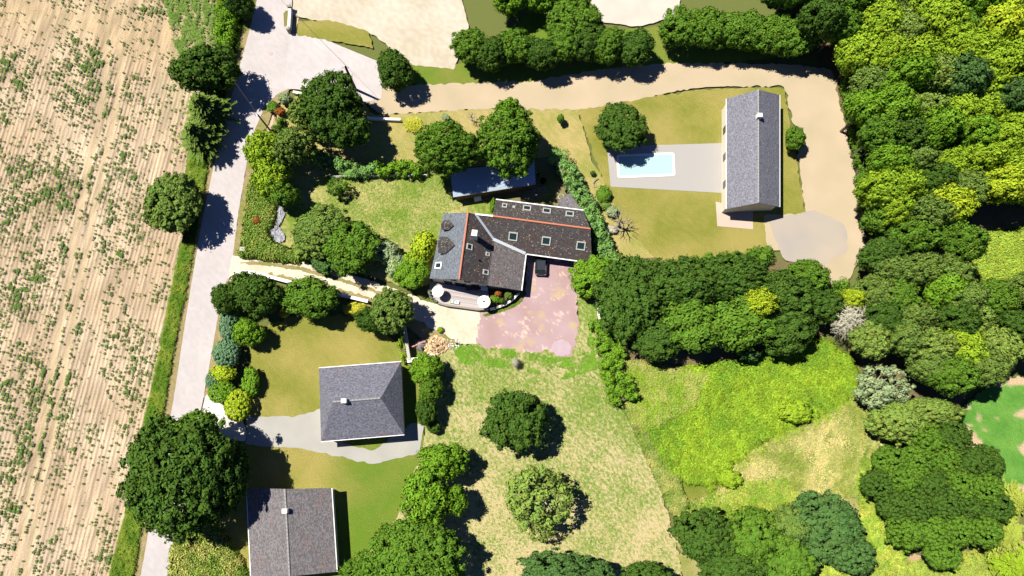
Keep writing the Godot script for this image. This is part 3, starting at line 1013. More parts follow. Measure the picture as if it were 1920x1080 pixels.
func skylight(parent, pl: Plane, along: Vector3, px, py, w, l, tilt_open = 0.0, frame = "frame_pale"):
	var p = upl(px, py, pl)
	var n = pl.normal
	if n.y < 0: n = -n
	var u = (along - n * along.dot(n)).normalized()
	var v = n.cross(u).normalized()
	var s = Node3D.new()
	s.name = "skylight"
	parent.add_child(s, true)
	s.position = p - parent.position
	s.basis = Basis(u, n, u.cross(n))
	var fr = Bag.new()
	var t = 0.075
	fr.box(Vector3(0, 0.06, -l / 2), Vector3(w + t * 2, 0.16, t * 2)); fr.box(Vector3(0, 0.06, l / 2), Vector3(w + t * 2, 0.16, t * 2))
	fr.box(Vector3(-w / 2, 0.058, 0), Vector3(t * 2, 0.155, l - t * 2)); fr.box(Vector3(w / 2, 0.058, 0), Vector3(t * 2, 0.155, l - t * 2))
	obj("frame", fr.mesh(), M[frame], s)
	var g = Bag.new()
	g.box(Vector3(0, 0.06, 0), Vector3(w - t * 1.9, 0.03, l - t * 1.9))
	var gl = obj("pane", g.mesh(), M.glass, s)
	if tilt_open != 0.0:
		gl.position.y += 0.12
		gl.rotation.x = tilt_open
	return s

func ridge_line(parent, a: Vector3, b: Vector3, step = 0.42, mat = "terracotta"):
	if not G.has("ridge_tile"):
		var bg = Bag.new()
		var seg = 7
		for q in seg:
			var a0 = lerpf(-0.15, PI + 0.15, float(q) / seg); var a1 = lerpf(-0.15, PI + 0.15, float(q + 1) / seg)
			var r0 = 0.15; var r1 = 0.128
			bg.quad(Vector3(cos(a0) * r0, sin(a0) * r0, 0.24), Vector3(cos(a0) * r1, sin(a0) * r1, -0.22), Vector3(cos(a1) * r1, sin(a1) * r1, -0.22), Vector3(cos(a1) * r0, sin(a1) * r0, 0.24))
			bg.quad(Vector3(cos(a0) * r0, sin(a0) * r0, 0.24), Vector3(cos(a1) * r0, sin(a1) * r0, 0.24), Vector3(cos(a1) * 0.11, sin(a1) * 0.11, 0.24), Vector3(cos(a0) * 0.11, sin(a0) * 0.11, 0.24))
		G.ridge_tile = bg.mesh()
	var L = (b - a).length()
	var d = (b - a) / L
	var s = d.cross(Vector3.UP).normalized()
	var n = int(L / step)
	for k in n:
		var o = obj("ridge_tile", G.ridge_tile, M[mat], parent)
		o.transform = Transform3D(Basis(s, s.cross(d), -d) * Basis(Vector3.UP, rng.randf_range(-0.03, 0.03)), a.lerp(b, (k + 0.5) / n) + Vector3(0, rng.randf_range(-0.035, -0.02), 0))

func bar_obj(parent, called, a, b, w, h, mat):
	var g = Bag.new()
	g.bar(a, b, w, h)
	return obj(called, g.mesh(), mat, parent)

func farmhouse():
	var base = up(940, 470)
	var t = thing("farmhouse", "slate roofed farmhouse with red ridge tiles, a long wing and skylights", "house", base)
	var R = func(p: Vector3) -> Vector3: return p - base
	# main block
	var rn = up(877.5, 398.3, 6.3); var rs = up(861, 524, 6.3)
	var wn = up(831.5, 400.5, 3.6); var ws = up(805.5, 522, 3.6)
	var pl_w = Plane(rn, rs, ws)
	# wing: ridge and eaves
	var q1 = up(892, 401.8, 5.55); var q2 = up(1107, 429, 5.55)
	var e1 = up(985.5, 475, 2.5); var e2 = up(1110, 492, 2.5)
	var pl_s = Plane(q1, q2, (e1 + e2) * 0.5)
	var v1 = upl(925, 448, pl_s)
	var bs = up(913, 535, v1.y)
	var pl_e = Plane(rn, rs, (v1 + bs) * 0.5)
	var ls = up(977, 544.5, 2.5)
	var nw = up(929.7, 374.5, 2.7); var ne = up(1094, 395, 2.7)
	var qn = upl(924.5, 405.2, pl_s)
	var pl_n = Plane(qn, q2, nw)
	G.pl_w = pl_w; G.pl_e = pl_e
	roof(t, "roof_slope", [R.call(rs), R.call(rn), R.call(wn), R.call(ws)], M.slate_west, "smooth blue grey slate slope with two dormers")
	roof(t, "roof_slope", [R.call(rn), R.call(rs), R.call(bs), R.call(v1), R.call(q1)], M.slate_dark, "dark lichen spotted slate slope behind the chimney")
	roof(t, "roof_slope", [R.call(q1), R.call(qn), R.call(q2), R.call(e2), R.call(e1), R.call(v1)], M.slate_dark, "long dark slate slope with three skylights")
	roof(t, "roof_slope", [R.call(qn), R.call(nw), R.call(ne), R.call(q2)], M.slate_north, "grey slate slope facing the shed")
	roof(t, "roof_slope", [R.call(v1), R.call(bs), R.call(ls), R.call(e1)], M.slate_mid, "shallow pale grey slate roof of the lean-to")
	wall_ring(t, "wall", [R.call(ws), R.call(rs), R.call(bs), R.call(v1), R.call(q1), R.call(rn), R.call(wn)], M.render_wall)
	wall_ring(t, "wall", [R.call(bs), R.call(ls), R.call(e1), R.call(v1)], M.stone)
	# wing walls with the open garage bay towards the court
	var qq = [R.call(e1), R.call(e2), R.call(q2), R.call(ne), R.call(nw), R.call(qn)]
	var cc = Vector3.ZERO
	for p in qq: cc += p
	cc /= 6.0
	var ww = Bag.new()
	for k in range(1, 6):
		var a: Vector3 = qq[k]; var e: Vector3 = qq[(k + 1) % 6]
		var ia = a + (Vector3(cc.x, a.y, cc.z) - a).normalized() * 0.3 - Vector3(0, 0.12, 0)
		var ie = e + (Vector3(cc.x, e.y, cc.z) - e).normalized() * 0.3 - Vector3(0, 0.12, 0)
		if k == 5: continue
		ww.quad(ia, ie, Vector3(ie.x, -0.1, ie.z), Vector3(ia.x, -0.1, ia.z))
	obj("wall", ww.mesh(), M.stone, t)
	var along: Vector3 = (R.call(e2) - R.call(e1)).normalized()
	var inw = Vector3(along.z, 0, -along.x) * 0.35
	if inw.z > 0: inw = -inw
	var sw = Bag.new()
	var L = (e2 - e1).length()
	var seg = [[0.0, 0.45], [4.3, 5.2], [8.6, L - 0.3]]
	for s in seg:
		sw.bar(R.call(e1) + along * s[0] + inw + Vector3(0, -1.4, 0), R.call(e1) + along * s[1] + inw + Vector3(0, -1.4, 0), 0.35, 2.5)
	sw.bar(R.call(e1) + inw + Vector3(0, -0.25, 0), R.call(e2) + inw + Vector3(0, -0.25, 0), 0.33, 0.3)
	sw.bar(R.call(e1) + inw * 17.0 + Vector3(0, -1.2, 0), R.call(e1) + along * 9.0 + inw * 17.0 + Vector3(0, -1.2, 0), 0.3, 2.6)
	obj("wall", sw.mesh(), M.stone, t)
	# ridges, flashing, gutters
	ridge_line(t, R.call(rn) + Vector3(0, 0.03, 0), R.call(rs) + Vector3(0, 0.03, 0))
	ridge_line(t, R.call(qn) + Vector3(0, 0.03, 0), R.call(q2) + Vector3(0, 0.03, 0))
	var lift = Vector3(0, 0.07, 0)
	bar_obj(t, "valley_flashing", R.call(q1) + lift, R.call(v1) + lift, 0.32, 0.06, M.zinc)
	bar_obj(t, "valley_flashing", R.call(v1) + lift * 1.4, R.call(e1) + lift * 1.4, 0.55, 0.06, M.zinc)
	bar_obj(t, "verge_capping", R.call(q1) + lift, R.call(qn) + lift, 0.22, 0.10, M.zinc_pale)
	for g in [[e1, e2], [nw, ne], [ls, e1]]:
		var a: Vector3 = R.call(g[0]); var b: Vector3 = R.call(g[1])
		var out = (b - a).cross(Vector3.UP).normalized() * 0.09
		if (a + b).dot(out) < 0: out = -out
		bar_obj(t, "gutter", a + out - Vector3(0, 0.06, 0), b + out - Vector3(0, 0.06, 0), 0.15, 0.12, M.zinc_pale)
	bar_obj(t, "slope_break", R.call(v1) + Vector3(0, 0.03, 0), R.call(bs) + Vector3(0, 0.03, 0), 0.10, 0.05, M.slate_north)
	# skylights
	var rw = (rs - rn).normalized()
	var rq = (q2 - q1).normalized()
	skylight(t, pl_w, rw, 822.5, 497.8, 0.80, 1.0, 0.0, "white")
	skylight(t, pl_e, rw, 880, 462.8, 0.74, 0.80, -0.35)
	skylight(t, pl_e, rw, 914, 476.5, 0.42, 0.5, 0.0)
	skylight(t, pl_e, rw, 910.5, 510.5, 0.62, 0.8, 0.0)
	for s in [[962, 443], [1024, 451.4], [1089, 460.5]]:
		skylight(t, pl_s, rq, s[0], s[1], 1.16, 1.16, 0.0)
	for s in [[946, 386, 0.6, 0.8], [963.4, 388.5, 0.25, 0.3], [988, 390.5, 1.05, 1.1], [1025, 395.7, 1.05, 1.1], [1068, 401.5, 1.05, 1.1]]:
		skylight(t, pl_n, rq, s[0], s[1], s[2], s[3], 0.0)
	# roof vent
	var vp: Vector3 = R.call(upl(897, 487, pl_e))
	var vb = Bag.new()
	vb.tube(vp, vp + Vector3(0, 0.35, 0), 0.08, 0.08, 10)
	vb.lathe([[0.0, 0.45], [0.14, 0.38], [0.12, 0.34]], vp, 10)
	obj("roof_vent", vb.mesh(), M.black, t)
	# chimney
	var cp: Vector3 = R.call(up(889.5, 436.5, 8.0))
	var ch = Node3D.new()
	ch.name = "chimney"
	t.add_child(ch)
	ch.position = Vector3(cp.x, 0, cp.z)
	ch.rotation.y = atan2((rs - rn).x, (rs - rn).z)
	var cb = Bag.new()
	cb.box(Vector3(0, 6.35, 0), Vector3(0.62, 3.0, 0.72))
	obj("stack", cb.mesh(), M.white_wall, ch)
	var cc2 = Bag.new()
	cc2.box(Vector3(0, 7.92, 0), Vector3(0.76, 0.14, 0.86))
	obj("cap", cc2.mesh(), M.white, ch)
	for s in [-0.17, 0.17]:
		var cpot = Bag.new()
		cpot.lathe([[0.10, 7.9], [0.115, 8.12], [0.08, 8.12], [0.08, 7.95]], Vector3(0, 0, s), 12)
		obj("chimney_pot", cpot.mesh(), M.white, ch)
	# dormers in the west slope
	dormer(t, base, pl_w, Vector2(826.7, 421), Vector2(850.6, 423.3), Vector2(828.0, 430.5), Vector2(840, 431.7), Vector2(831.5, 413.5), Vector2(842, 412.4))
	dormer(t, base, pl_w, Vector2(821, 456), Vector2(853.2, 459.8), Vector2(821.5, 474.5), Vector2(835, 476), Vector2(824, 443.5), Vector2(838.5, 444))
	# windows and doors of the south gable and of the lean-to front
	var gs: Vector3 = R.call(rs); var gw: Vector3 = R.call(ws); var ge: Vector3 = R.call(bs)
	var gd = (Vector3(ge.x, 0, ge.z) - Vector3(gw.x, 0, gw.z)).normalized()
	var go = Vector3(-gd.z, 0, gd.x)
	if go.z < 0: go = -go
	for w in [[0.30, 1.2, 1.1, 1.9, "door"], [0.52, 1.1, 1.6, 2.0, "door"], [0.78, 1.5, 1.0, 1.2, "window"], [0.42, 4.1, 0.8, 0.9, "window"], [0.66, 3.9, 0.8, 0.8, "window"]]:
		var p = gw.lerp(ge, w[0])
		p = Vector3(p.x, w[1], p.z) - go * 0.12
		var n = Node3D.new()
		n.name = w[4]
		t.add_child(n, true)
		n.position = p
		n.basis = Basis(gd, Vector3.UP, go)
		var fr = Bag.new()
		fr.box(Vector3(0, w[3] / 2, 0), Vector3(w[2], 0.08, 0.12)); fr.box(Vector3(0, -w[3] / 2, 0), Vector3(w[2], 0.08, 0.12))
		fr.box(Vector3(-w[2] / 2, 0, 0), Vector3(0.08, w[3] + 0.08, 0.13)); fr.box(Vector3(w[2] / 2, 0, 0), Vector3(0.08, w[3] + 0.08, 0.13)); fr.box(Vector3(0, 0, 0), Vector3(0.06, w[3] - 0.1, 0.1))
		obj("frame", fr.mesh(), M.wood_dark, n)
		var pn = Bag.new()
		pn.box(Vector3.ZERO, Vector3(w[2] - 0.1, w[3] - 0.1, 0.03))
		obj("pane", pn.mesh(), M.glass, n)

func dormer(t, base, pl, f, b, se, sv, ne, nv):
	var B = upl(b.x, b.y, pl)
	var fr = up(f.x, f.y, B.y - 0.05)
	var SV = upl(sv.x, sv.y, pl); var NV = upl(nv.x, nv.y, pl)
	var SE = up(se.x, se.y, SV.y); var NE = up(ne.x, ne.y, NV.y)
	var d = Node3D.new()
	d.name = "dormer"
	t.add_child(d, true)
	d.position = fr - base
	var o = fr
	var L = Vector3(0, 0.06, 0)
	roof(d, "roof_slope", [fr - o + L, B - o + L, SV - o + L, SE - o + L], M.slate_north, "", 0.1)
	roof(d, "roof_slope", [fr - o + L, B - o + L, NV - o + L, NE - o + L], M.slate_north, "", 0.1)
	var wb = Bag.new()
	var inn = (B - fr).normalized() * 0.25
	var base_y = func(p: Vector3) -> Vector3:
		var q: Vector3 = pl.intersects_ray(p + Vector3(0, 5, 0), Vector3.DOWN)
		return q
	var s0 = SE.lerp(NE, 0.06) + inn; var n0 = SE.lerp(NE, 0.94) + inn; var s1 = SV.lerp(NV, 0.06); var n1 = SV.lerp(NV, 0.94)
	var low = Vector3(0, -1.3, 0)
	wb.quad(s0 - o, s1 - o, s1 - o + low, s0 - o + low)
	wb.quad(n0 - o, n1 - o, n1 - o + low, n0 - o + low)
	wb.quad(s0 - o, n0 - o, n0 - o + low, s0 - o + low)
	wb.tri(s0 - o, n0 - o, fr + inn - o - Vector3(0, 0.06, 0))
	obj("cheek", wb.mesh(), M.slate_dark, d)
	var wn = Bag.new()
	var m = (s0 + n0) * 0.5 - o + low * 0.45 - inn * 0.15
	wn.bar(m + (n0 - s0) * -0.3, m + (n0 - s0) * 0.3, 0.06, 0.8)
	obj("window", wn.mesh(), M.glass, d)

# ------------------------------------------------------------------ shed, annex
func outbuildings():
	var base = up(925, 360)
	var t = thing("shed", "long low shed with bluish corrugated roof half under the trees", "shed", base)
	var nw = up(843.5, 319, 2.9) - base; var sw = up(849.7, 369.5, 2.5) - base
	var ms = up(960.8, 351.9, 2.5) - base; var se = up(1004.4, 344.9, 2.5) - base
	var ne = up(1002, 300, 2.9) - base; var mn = up(952, 309, 2.9) - base
	for part in [[nw, mn, ms, sw], [mn, ne, se, ms]]:
		var b = Bag.new()
		var n = int((part[1] - part[0]).length() / 0.085)
		for k in n:      # corrugations
			var a0 = float(k) / n; var a1 = float(k + 1) / n
			var h0 = 0.03 if k % 2 == 0 else -0.03
			var h1 = -h0
			b.quad(part[0].lerp(part[1], a0) + Vector3(0, h0, 0), part[0].lerp(part[1], a1) + Vector3(0, h1, 0), part[3].lerp(part[2], a1) + Vector3(0, h1, 0), part[3].lerp(part[2], a0) + Vector3(0, h0, 0))
		obj("roof_sheet", b.mesh(), M.corrugated, t)
	wall_ring(t, "wall", [nw, ne, se, sw], M.wood_dark, -0.1, 0.3, 0.1)
	bar_obj(t, "lap_strip", mn + Vector3(0, 0.05, 0), ms + Vector3(0, 0.05, 0), 0.2, 0.04, M.zinc)
	bar_obj(t, "fascia", sw + Vector3(0, -0.06, 0.03), se + Vector3(0, -0.06, 0.03), 0.04, 0.14, M.wood)
	# annex between house and wall
	base = up(1070, 385)
	t = thing("annex", "small lean-to with a pale grey roof against the garden wall", "outbuilding", base)
	var a = up(1044.5, 376.5, 2.3) - base; var b2 = up(1069, 361.5, 2.3) - base; var c = up(1091, 394.5, 2.5) - base; var d = up(1052, 389, 2.5) - base
	roof(t, "roof_slope", [a, b2, c, d], M.slate_grey, "", 0.1)
	wall_ring(t, "wall", [a, b2, c, d], M.stone)

# ------------------------------------------------------------------ neighbours' buildings
func gable_house(called, label, c4, h_e, h_r, mat, wall_m, ridge_along = 0, hip = 0.0):
	# c4: four eave corners in the photo, in order; ridge runs parallel to edge 0-1 (or 1-2)
	var p = []
	for q in c4: p.append(up(q[0], q[1], h_e))
	if ridge_along == 1: p = [p[1], p[2], p[3], p[0]]
	var base: Vector3 = (p[0] + p[2]) * 0.5
	base.y = 0
	var t = thing(called, label, "house" if not called.contains("barn") else "barn", base)
	for k in 4: p[k] -= base
	var ra: Vector3 = (p[0] + p[3]) * 0.5; var rb: Vector3 = (p[1] + p[2]) * 0.5
	ra.y = h_r; rb.y = h_r
	var d = (rb - ra) * hip
	var rah = ra + d; var rbh = rb - d
	roof(t, "roof_slope", [rah, rbh, p[1], p[0]], mat)
	roof(t, "roof_slope", [rbh, rah, p[3], p[2]], mat)
	if hip > 0.0:
		roof(t, "roof_slope", [rah, p[0], p[3]], mat)
		roof(t, "roof_slope", [rbh, p[2], p[1]], mat)
		wall_ring(t, "wall", [p[0], p[1], p[2], p[3]], wall_m, -0.1, 0.35)
	else:
		wall_ring(t, "wall", [p[0], ra, p[3], p[2], rb, p[1]], wall_m, -0.1, 0.35)
	ridge_line(t, rah + Vector3(0, 0.03, 0), rbh + Vector3(0, 0.03, 0), 0.5, "ridge_grey")
	bar_obj(t, "gutter", p[0] + Vector3(0, -0.05, 0), p[1] + Vector3(0, -0.05, 0), 0.14, 0.12, M.zinc_pale)
	bar_obj(t, "gutter", p[2] + Vector3(0, -0.05, 0), p[3] + Vector3(0, -0.05, 0), 0.14, 0.12, M.zinc_pale)
	var ch = Bag.new()
	var cpos = rah.lerp(rbh, 0.25)
	ch.box(cpos + Vector3(0, 0.1, 0), Vector3(0.7, 1.4, 0.6))
	obj("chimney", ch.mesh(), M.white_wall, t)
	for k in 3:
		var w = Bag.new()
		var m: Vector3 = p[2].lerp(p[3], 0.25 + 0.25 * k)
		var o = (p[3] - p[2]).normalized()
		var nrm = o.cross(Vector3.UP)
		if nrm.dot(m) < 0: nrm = -nrm
		m.y = h_e * 0.5
		w.box(m - nrm * 0.22, Vector3(1.1, 1.3, 0.2), Basis(o, Vector3.UP, o.cross(Vector3.UP)))
		obj("window", w.mesh(), M.glass, t)
	return t

func neighbours():
	gable_house("neighbour_house", "neighbour's long blue grey slate roofed house above the pool terrace", [[1362, 185], [1462, 178], [1462, 388], [1362, 392]], 3.2, 5.6, M.slate_blue, M.render_wall, 1)
	gable_house("neighbour_house", "neighbour's hip roofed slate house between the lawn and white drive", [[598, 690], [752, 678], [758, 815], [602, 828]], 3.2, 6.2, M.slate_blue, M.render_wall, 0, 0.22)
	gable_house("neighbour_barn", "neighbour's broad grey slate roofed barn by the big roadside tree", [[462, 915], [622, 915], [632, 1072], [470, 1080]], 2.8, 4.6, M.slate_grey, M.render_wall, 1)
	# pool and terrace
	var tb = up(1240, 315)
	var te = thing("pool_terrace", "pale paved terrace around the neighbour's swimming pool", "terrace", tb)
	var tp = [up(1138, 275, 0.06) - tb, up(1358, 268, 0.06) - tb, up(1358, 362, 0.06) - tb, up(1145, 350, 0.06) - tb]
	obj("paving", slab(tp, 0.1, tp[0], Vector3.RIGHT, Vector3.BACK), plain(lin(0.36, 0.355, 0.35), 0.85, 0.0, M.concrete.albedo_texture, 0.25), te)
	var pb = up(1212, 310)
	var po = thing("swimming_pool", "pale turquoise swimming pool beside the neighbour's blue grey house", "pool", pb)
	var w = [up(1158, 292, 0.10) - pb, up(1262, 288, 0.10) - pb, up(1264, 328, 0.10) - pb, up(1160, 332, 0.10) - pb]
	obj("water", slab(w, 0.03, w[0], Vector3.RIGHT, Vector3.BACK), M.water, po)
	var rim = Bag.new()
	for k in 4: rim.bar(w[k] + Vector3(0, 0.01, 0), w[(k + 1) % 4] + Vector3(0, 0.01, 0), 0.35, 0.08 - 0.006 * k)
	obj("coping", rim.mesh(), M.white_wall, po)
	var pt = up(1370, 400)
	var pa = thing("patio", "pinkish tiled patio at the foot of the neighbour's house", "patio", pt)
	var pp = [up(1342, 378, 0.07) - pt, up(1412, 394, 0.07) - pt, up(1412, 430, 0.07) - pt, up(1345, 424, 0.07) - pt]
	obj("paving", slab(pp, 0.1, pp[0], Vector3.RIGHT, Vector3.BACK), M.tile_pink, pa)

# ------------------------------------------------------------------ walls and fences
func wall_run(called, label, pts, width, height, mat, cat = "wall", cap = null):
	var base = up(pts[0][0], pts[0][1])
	var t = thing(called, label, cat, base)
	var b = Bag.new()
	var c = Bag.new()
	for k in pts.size() - 1:
		var a = up(pts[k][0], pts[k][1]) - base; var e = up(pts[k + 1][0], pts[k + 1][1]) - base
		b.bar(a + Vector3(0, height / 2 - 0.05, 0), e + Vector3(0, height / 2 - 0.05, 0), width, height + 0.1)
		c.bar(a + Vector3(0, height + 0.045, 0), e + Vector3(0, height + 0.045, 0), width + 0.08, 0.08 - 0.004 * k)
	obj("wall", b.mesh(), mat, t)
	obj("coping", c.mesh(), mat if cap == null else cap, t)
	return t

func walls_and_fences():
	wall_run("garden_wall", "pale stone wall along the south side of the gravel drive", [[448, 521], [452, 514], [466, 512], [490, 516], [520, 524], [600, 545], [692, 567]], 0.4, 0.9, M.stone, "wall", M.white_wall)
	wall_run("boundary_wall", "grey rendered wall running down beside the tarpaulin heap", [[757, 600], [764, 640], [770, 676]], 0.35, 1.5, M.concrete)
	wall_run("boundary_wall", "short white topped wall below the tarpaulin heap", [[766, 678], [792, 674], [817, 669]], 0.5, 1.3, M.white_wall, "wall", M.white)
	wall_run("yard_wall", "weathered stone wall closing the shaded yard beside the climbing hedge", [[1028, 303], [1044, 308], [1056, 335], [1068, 362]], 0.4, 1.7, M.stone, "wall", M.concrete)
	wall_run("lawn_wall", "low pale wall between the pink gravel court and the grove", [[1114, 548], [1119, 575], [1123, 600]], 0.25, 0.6, M.stone, "wall", M.white_wall)
	wall_run("entrance_wall", "low white wall at the corner of the junction beside the oak", [[552, 176], [566, 179], [582, 184]], 0.3, 0.7, M.white_wall)
	wall_run("entrance_wall", "short white wall end in the dry lawn by the spiky yellow plant", [[690, 224], [722, 226], [752, 227]], 0.3, 0.6, M.white_wall)
	wall_run("gate_wall", "pale wall stub on the grass island at the road junction", [[547, 22], [545, 58]], 0.35, 1.0, M.white_wall)
	# island kerb
	var ib = up(538, 40)
	var isl = thing("traffic_island", "kerbed grass island at the mouth of the entrance yard", "kerb", ib)
	var ring = [[531, 26], [536, 20], [545, 20], [544, 59], [540, 60], [532, 50]]
	var k = Bag.new()
	var gp = []
	for q in ring.size():
		var a = up(ring[q][0], ring[q][1]) - ib; var e = up(ring[(q + 1) % 6][0], ring[(q + 1) % 6][1]) - ib
		k.bar(a + Vector3(0, 0.06, 0), e + Vector3(0, 0.06, 0), 0.2, 0.16 - 0.004 * q)
		gp.append(a + Vector3(0, 0.10, 0))
	obj("kerb", k.mesh(), M.concrete, isl)
	obj("turf", slab(gp, 0.1, gp[0], Vector3.RIGHT, Vector3.BACK), plain(lin(0.24, 0.22, 0.07), 1.0, 0.0, M.grass.albedo_texture, 0.4), isl)
	for q in [[546, 19], [544, 61]]:
		var pb = up(q[0], q[1])
		var pt = thing("gate_pillar", "short stone gate pillar at the end of the island wall", "pillar", pb, 0.0, "gate pillars on the island")
		var b = Bag.new(); b.box(Vector3(0, 0.65, 0), Vector3(0.45, 1.4, 0.45)); obj("shaft", b.mesh(), M.stone, pt)
		var c = Bag.new(); c.box(Vector3(0, 1.4, 0), Vector3(0.6, 0.12, 0.6)); c.box(Vector3(0, 1.5, 0), Vector3(0.35, 0.1, 0.35)); obj("cap", c.mesh(), M.concrete, pt)
	# fence under the laurel hedge
	var fb = up(622, 334)
	var fe = thing("rail_fence", "low pale rail fence between the laurel hedge and green lawn", "fence", fb)
	var a = up(622, 334) - fb; var e = up(802, 331) - fb
	var n = 9
	for q in n + 1:
		var p = a.lerp(e, float(q) / n)
		var b = Bag.new(); b.box(p + Vector3(0, 0.45, 0), Vector3(0.12, 1.0, 0.12)); obj("post", b.mesh(), M.concrete, fe)
	for q in n:
		for h in [0.35, 0.82]:
			bar_obj(fe, "rail", a.lerp(e, float(q) / n) + Vector3(0, h, 0), a.lerp(e, float(q + 1) / n) + Vector3(0, h, 0), 0.07, 0.14, M.zinc_pale)

# ------------------------------------------------------------------ terrace with parasols
func parasol(label, px, py, r, h, finial):
	var p = up(px, py, h)
	var t = thing("parasol", label, "parasol", Vector3(p.x, 0.55, p.z))
	var hh: float = h - 0.55
	var b = Bag.new()
	var seg = 8
	for q in seg:
		var a0 = TAU * q / seg + 0.2; var a1 = TAU * (q + 1) / seg + 0.2
		var d0 = Vector3(cos(a0), 0, sin(a0)); var d1 = Vector3(cos(a1), 0, sin(a1))
		var top = Vector3(0, hh + 0.18, 0)
		for k in 4:
			var f0 = k / 4.0; var f1 = (k + 1) / 4.0
			var y0 = hh + 0.18 - 0.30 * f0 * f0; var y1 = hh + 0.18 - 0.30 * f1 * f1
			var md = (d0 + d1).normalized()
			b.quad(d0 * r * f0 + Vector3(0, y0, 0), md * r * f0 * 0.99 + Vector3(0, y0 - 0.02 * f0, 0), md * r * f1 * 0.99 + Vector3(0, y1 - 0.02, 0), d0 * r * f1 + Vector3(0, y1, 0))
			b.quad(md * r * f0 * 0.99 + Vector3(0, y0 - 0.02 * f0, 0), d1 * r * f0 + Vector3(0, y0, 0), d1 * r * f1 + Vector3(0, y1, 0), md * r * f1 * 0.99 + Vector3(0, y1 - 0.02, 0))
		b.quad(d0 * r + Vector3(0, hh - 0.12, 0), d1 * r + Vector3(0, hh - 0.12, 0), d1 * r + Vector3(0, hh - 0.26, 0), d0 * r + Vector3(0, hh - 0.26, 0))
	obj("canopy", b.mesh(), M.canvas, t)
	var pl = Bag.new()
	pl.tube(Vector3.ZERO, Vector3(0, hh + 0.2, 0), 0.025, 0.025, 8)
	obj("pole", pl.mesh(), M.wood, t)
	var bs = Bag.new()
	bs.lathe([[0.28, 0.0], [0.28, 0.06], [0.06, 0.12], [0.04, 0.3]], Vector3.ZERO, 14)
	obj("base", bs.mesh(), M.concrete, t)
	for q in seg:
		var a0 = TAU * q / seg + 0.2
		var rb = Bag.new()
		rb.tube(Vector3(0, hh + 0.14, 0), Vector3(cos(a0) * r, hh - 0.14, sin(a0) * r), 0.012, 0.01, 5)
		obj("rib", rb.mesh(), M.wood, t)
	if finial:
		var fb = Bag.new()
		fb.lathe([[0.16, hh + 0.16], [0.12, hh + 0.24], [0.03, hh + 0.28], [0.02, hh + 0.4]], Vector3.ZERO, 10)
		obj("finial", fb.mesh(), M.wood_dark, t)
	return t

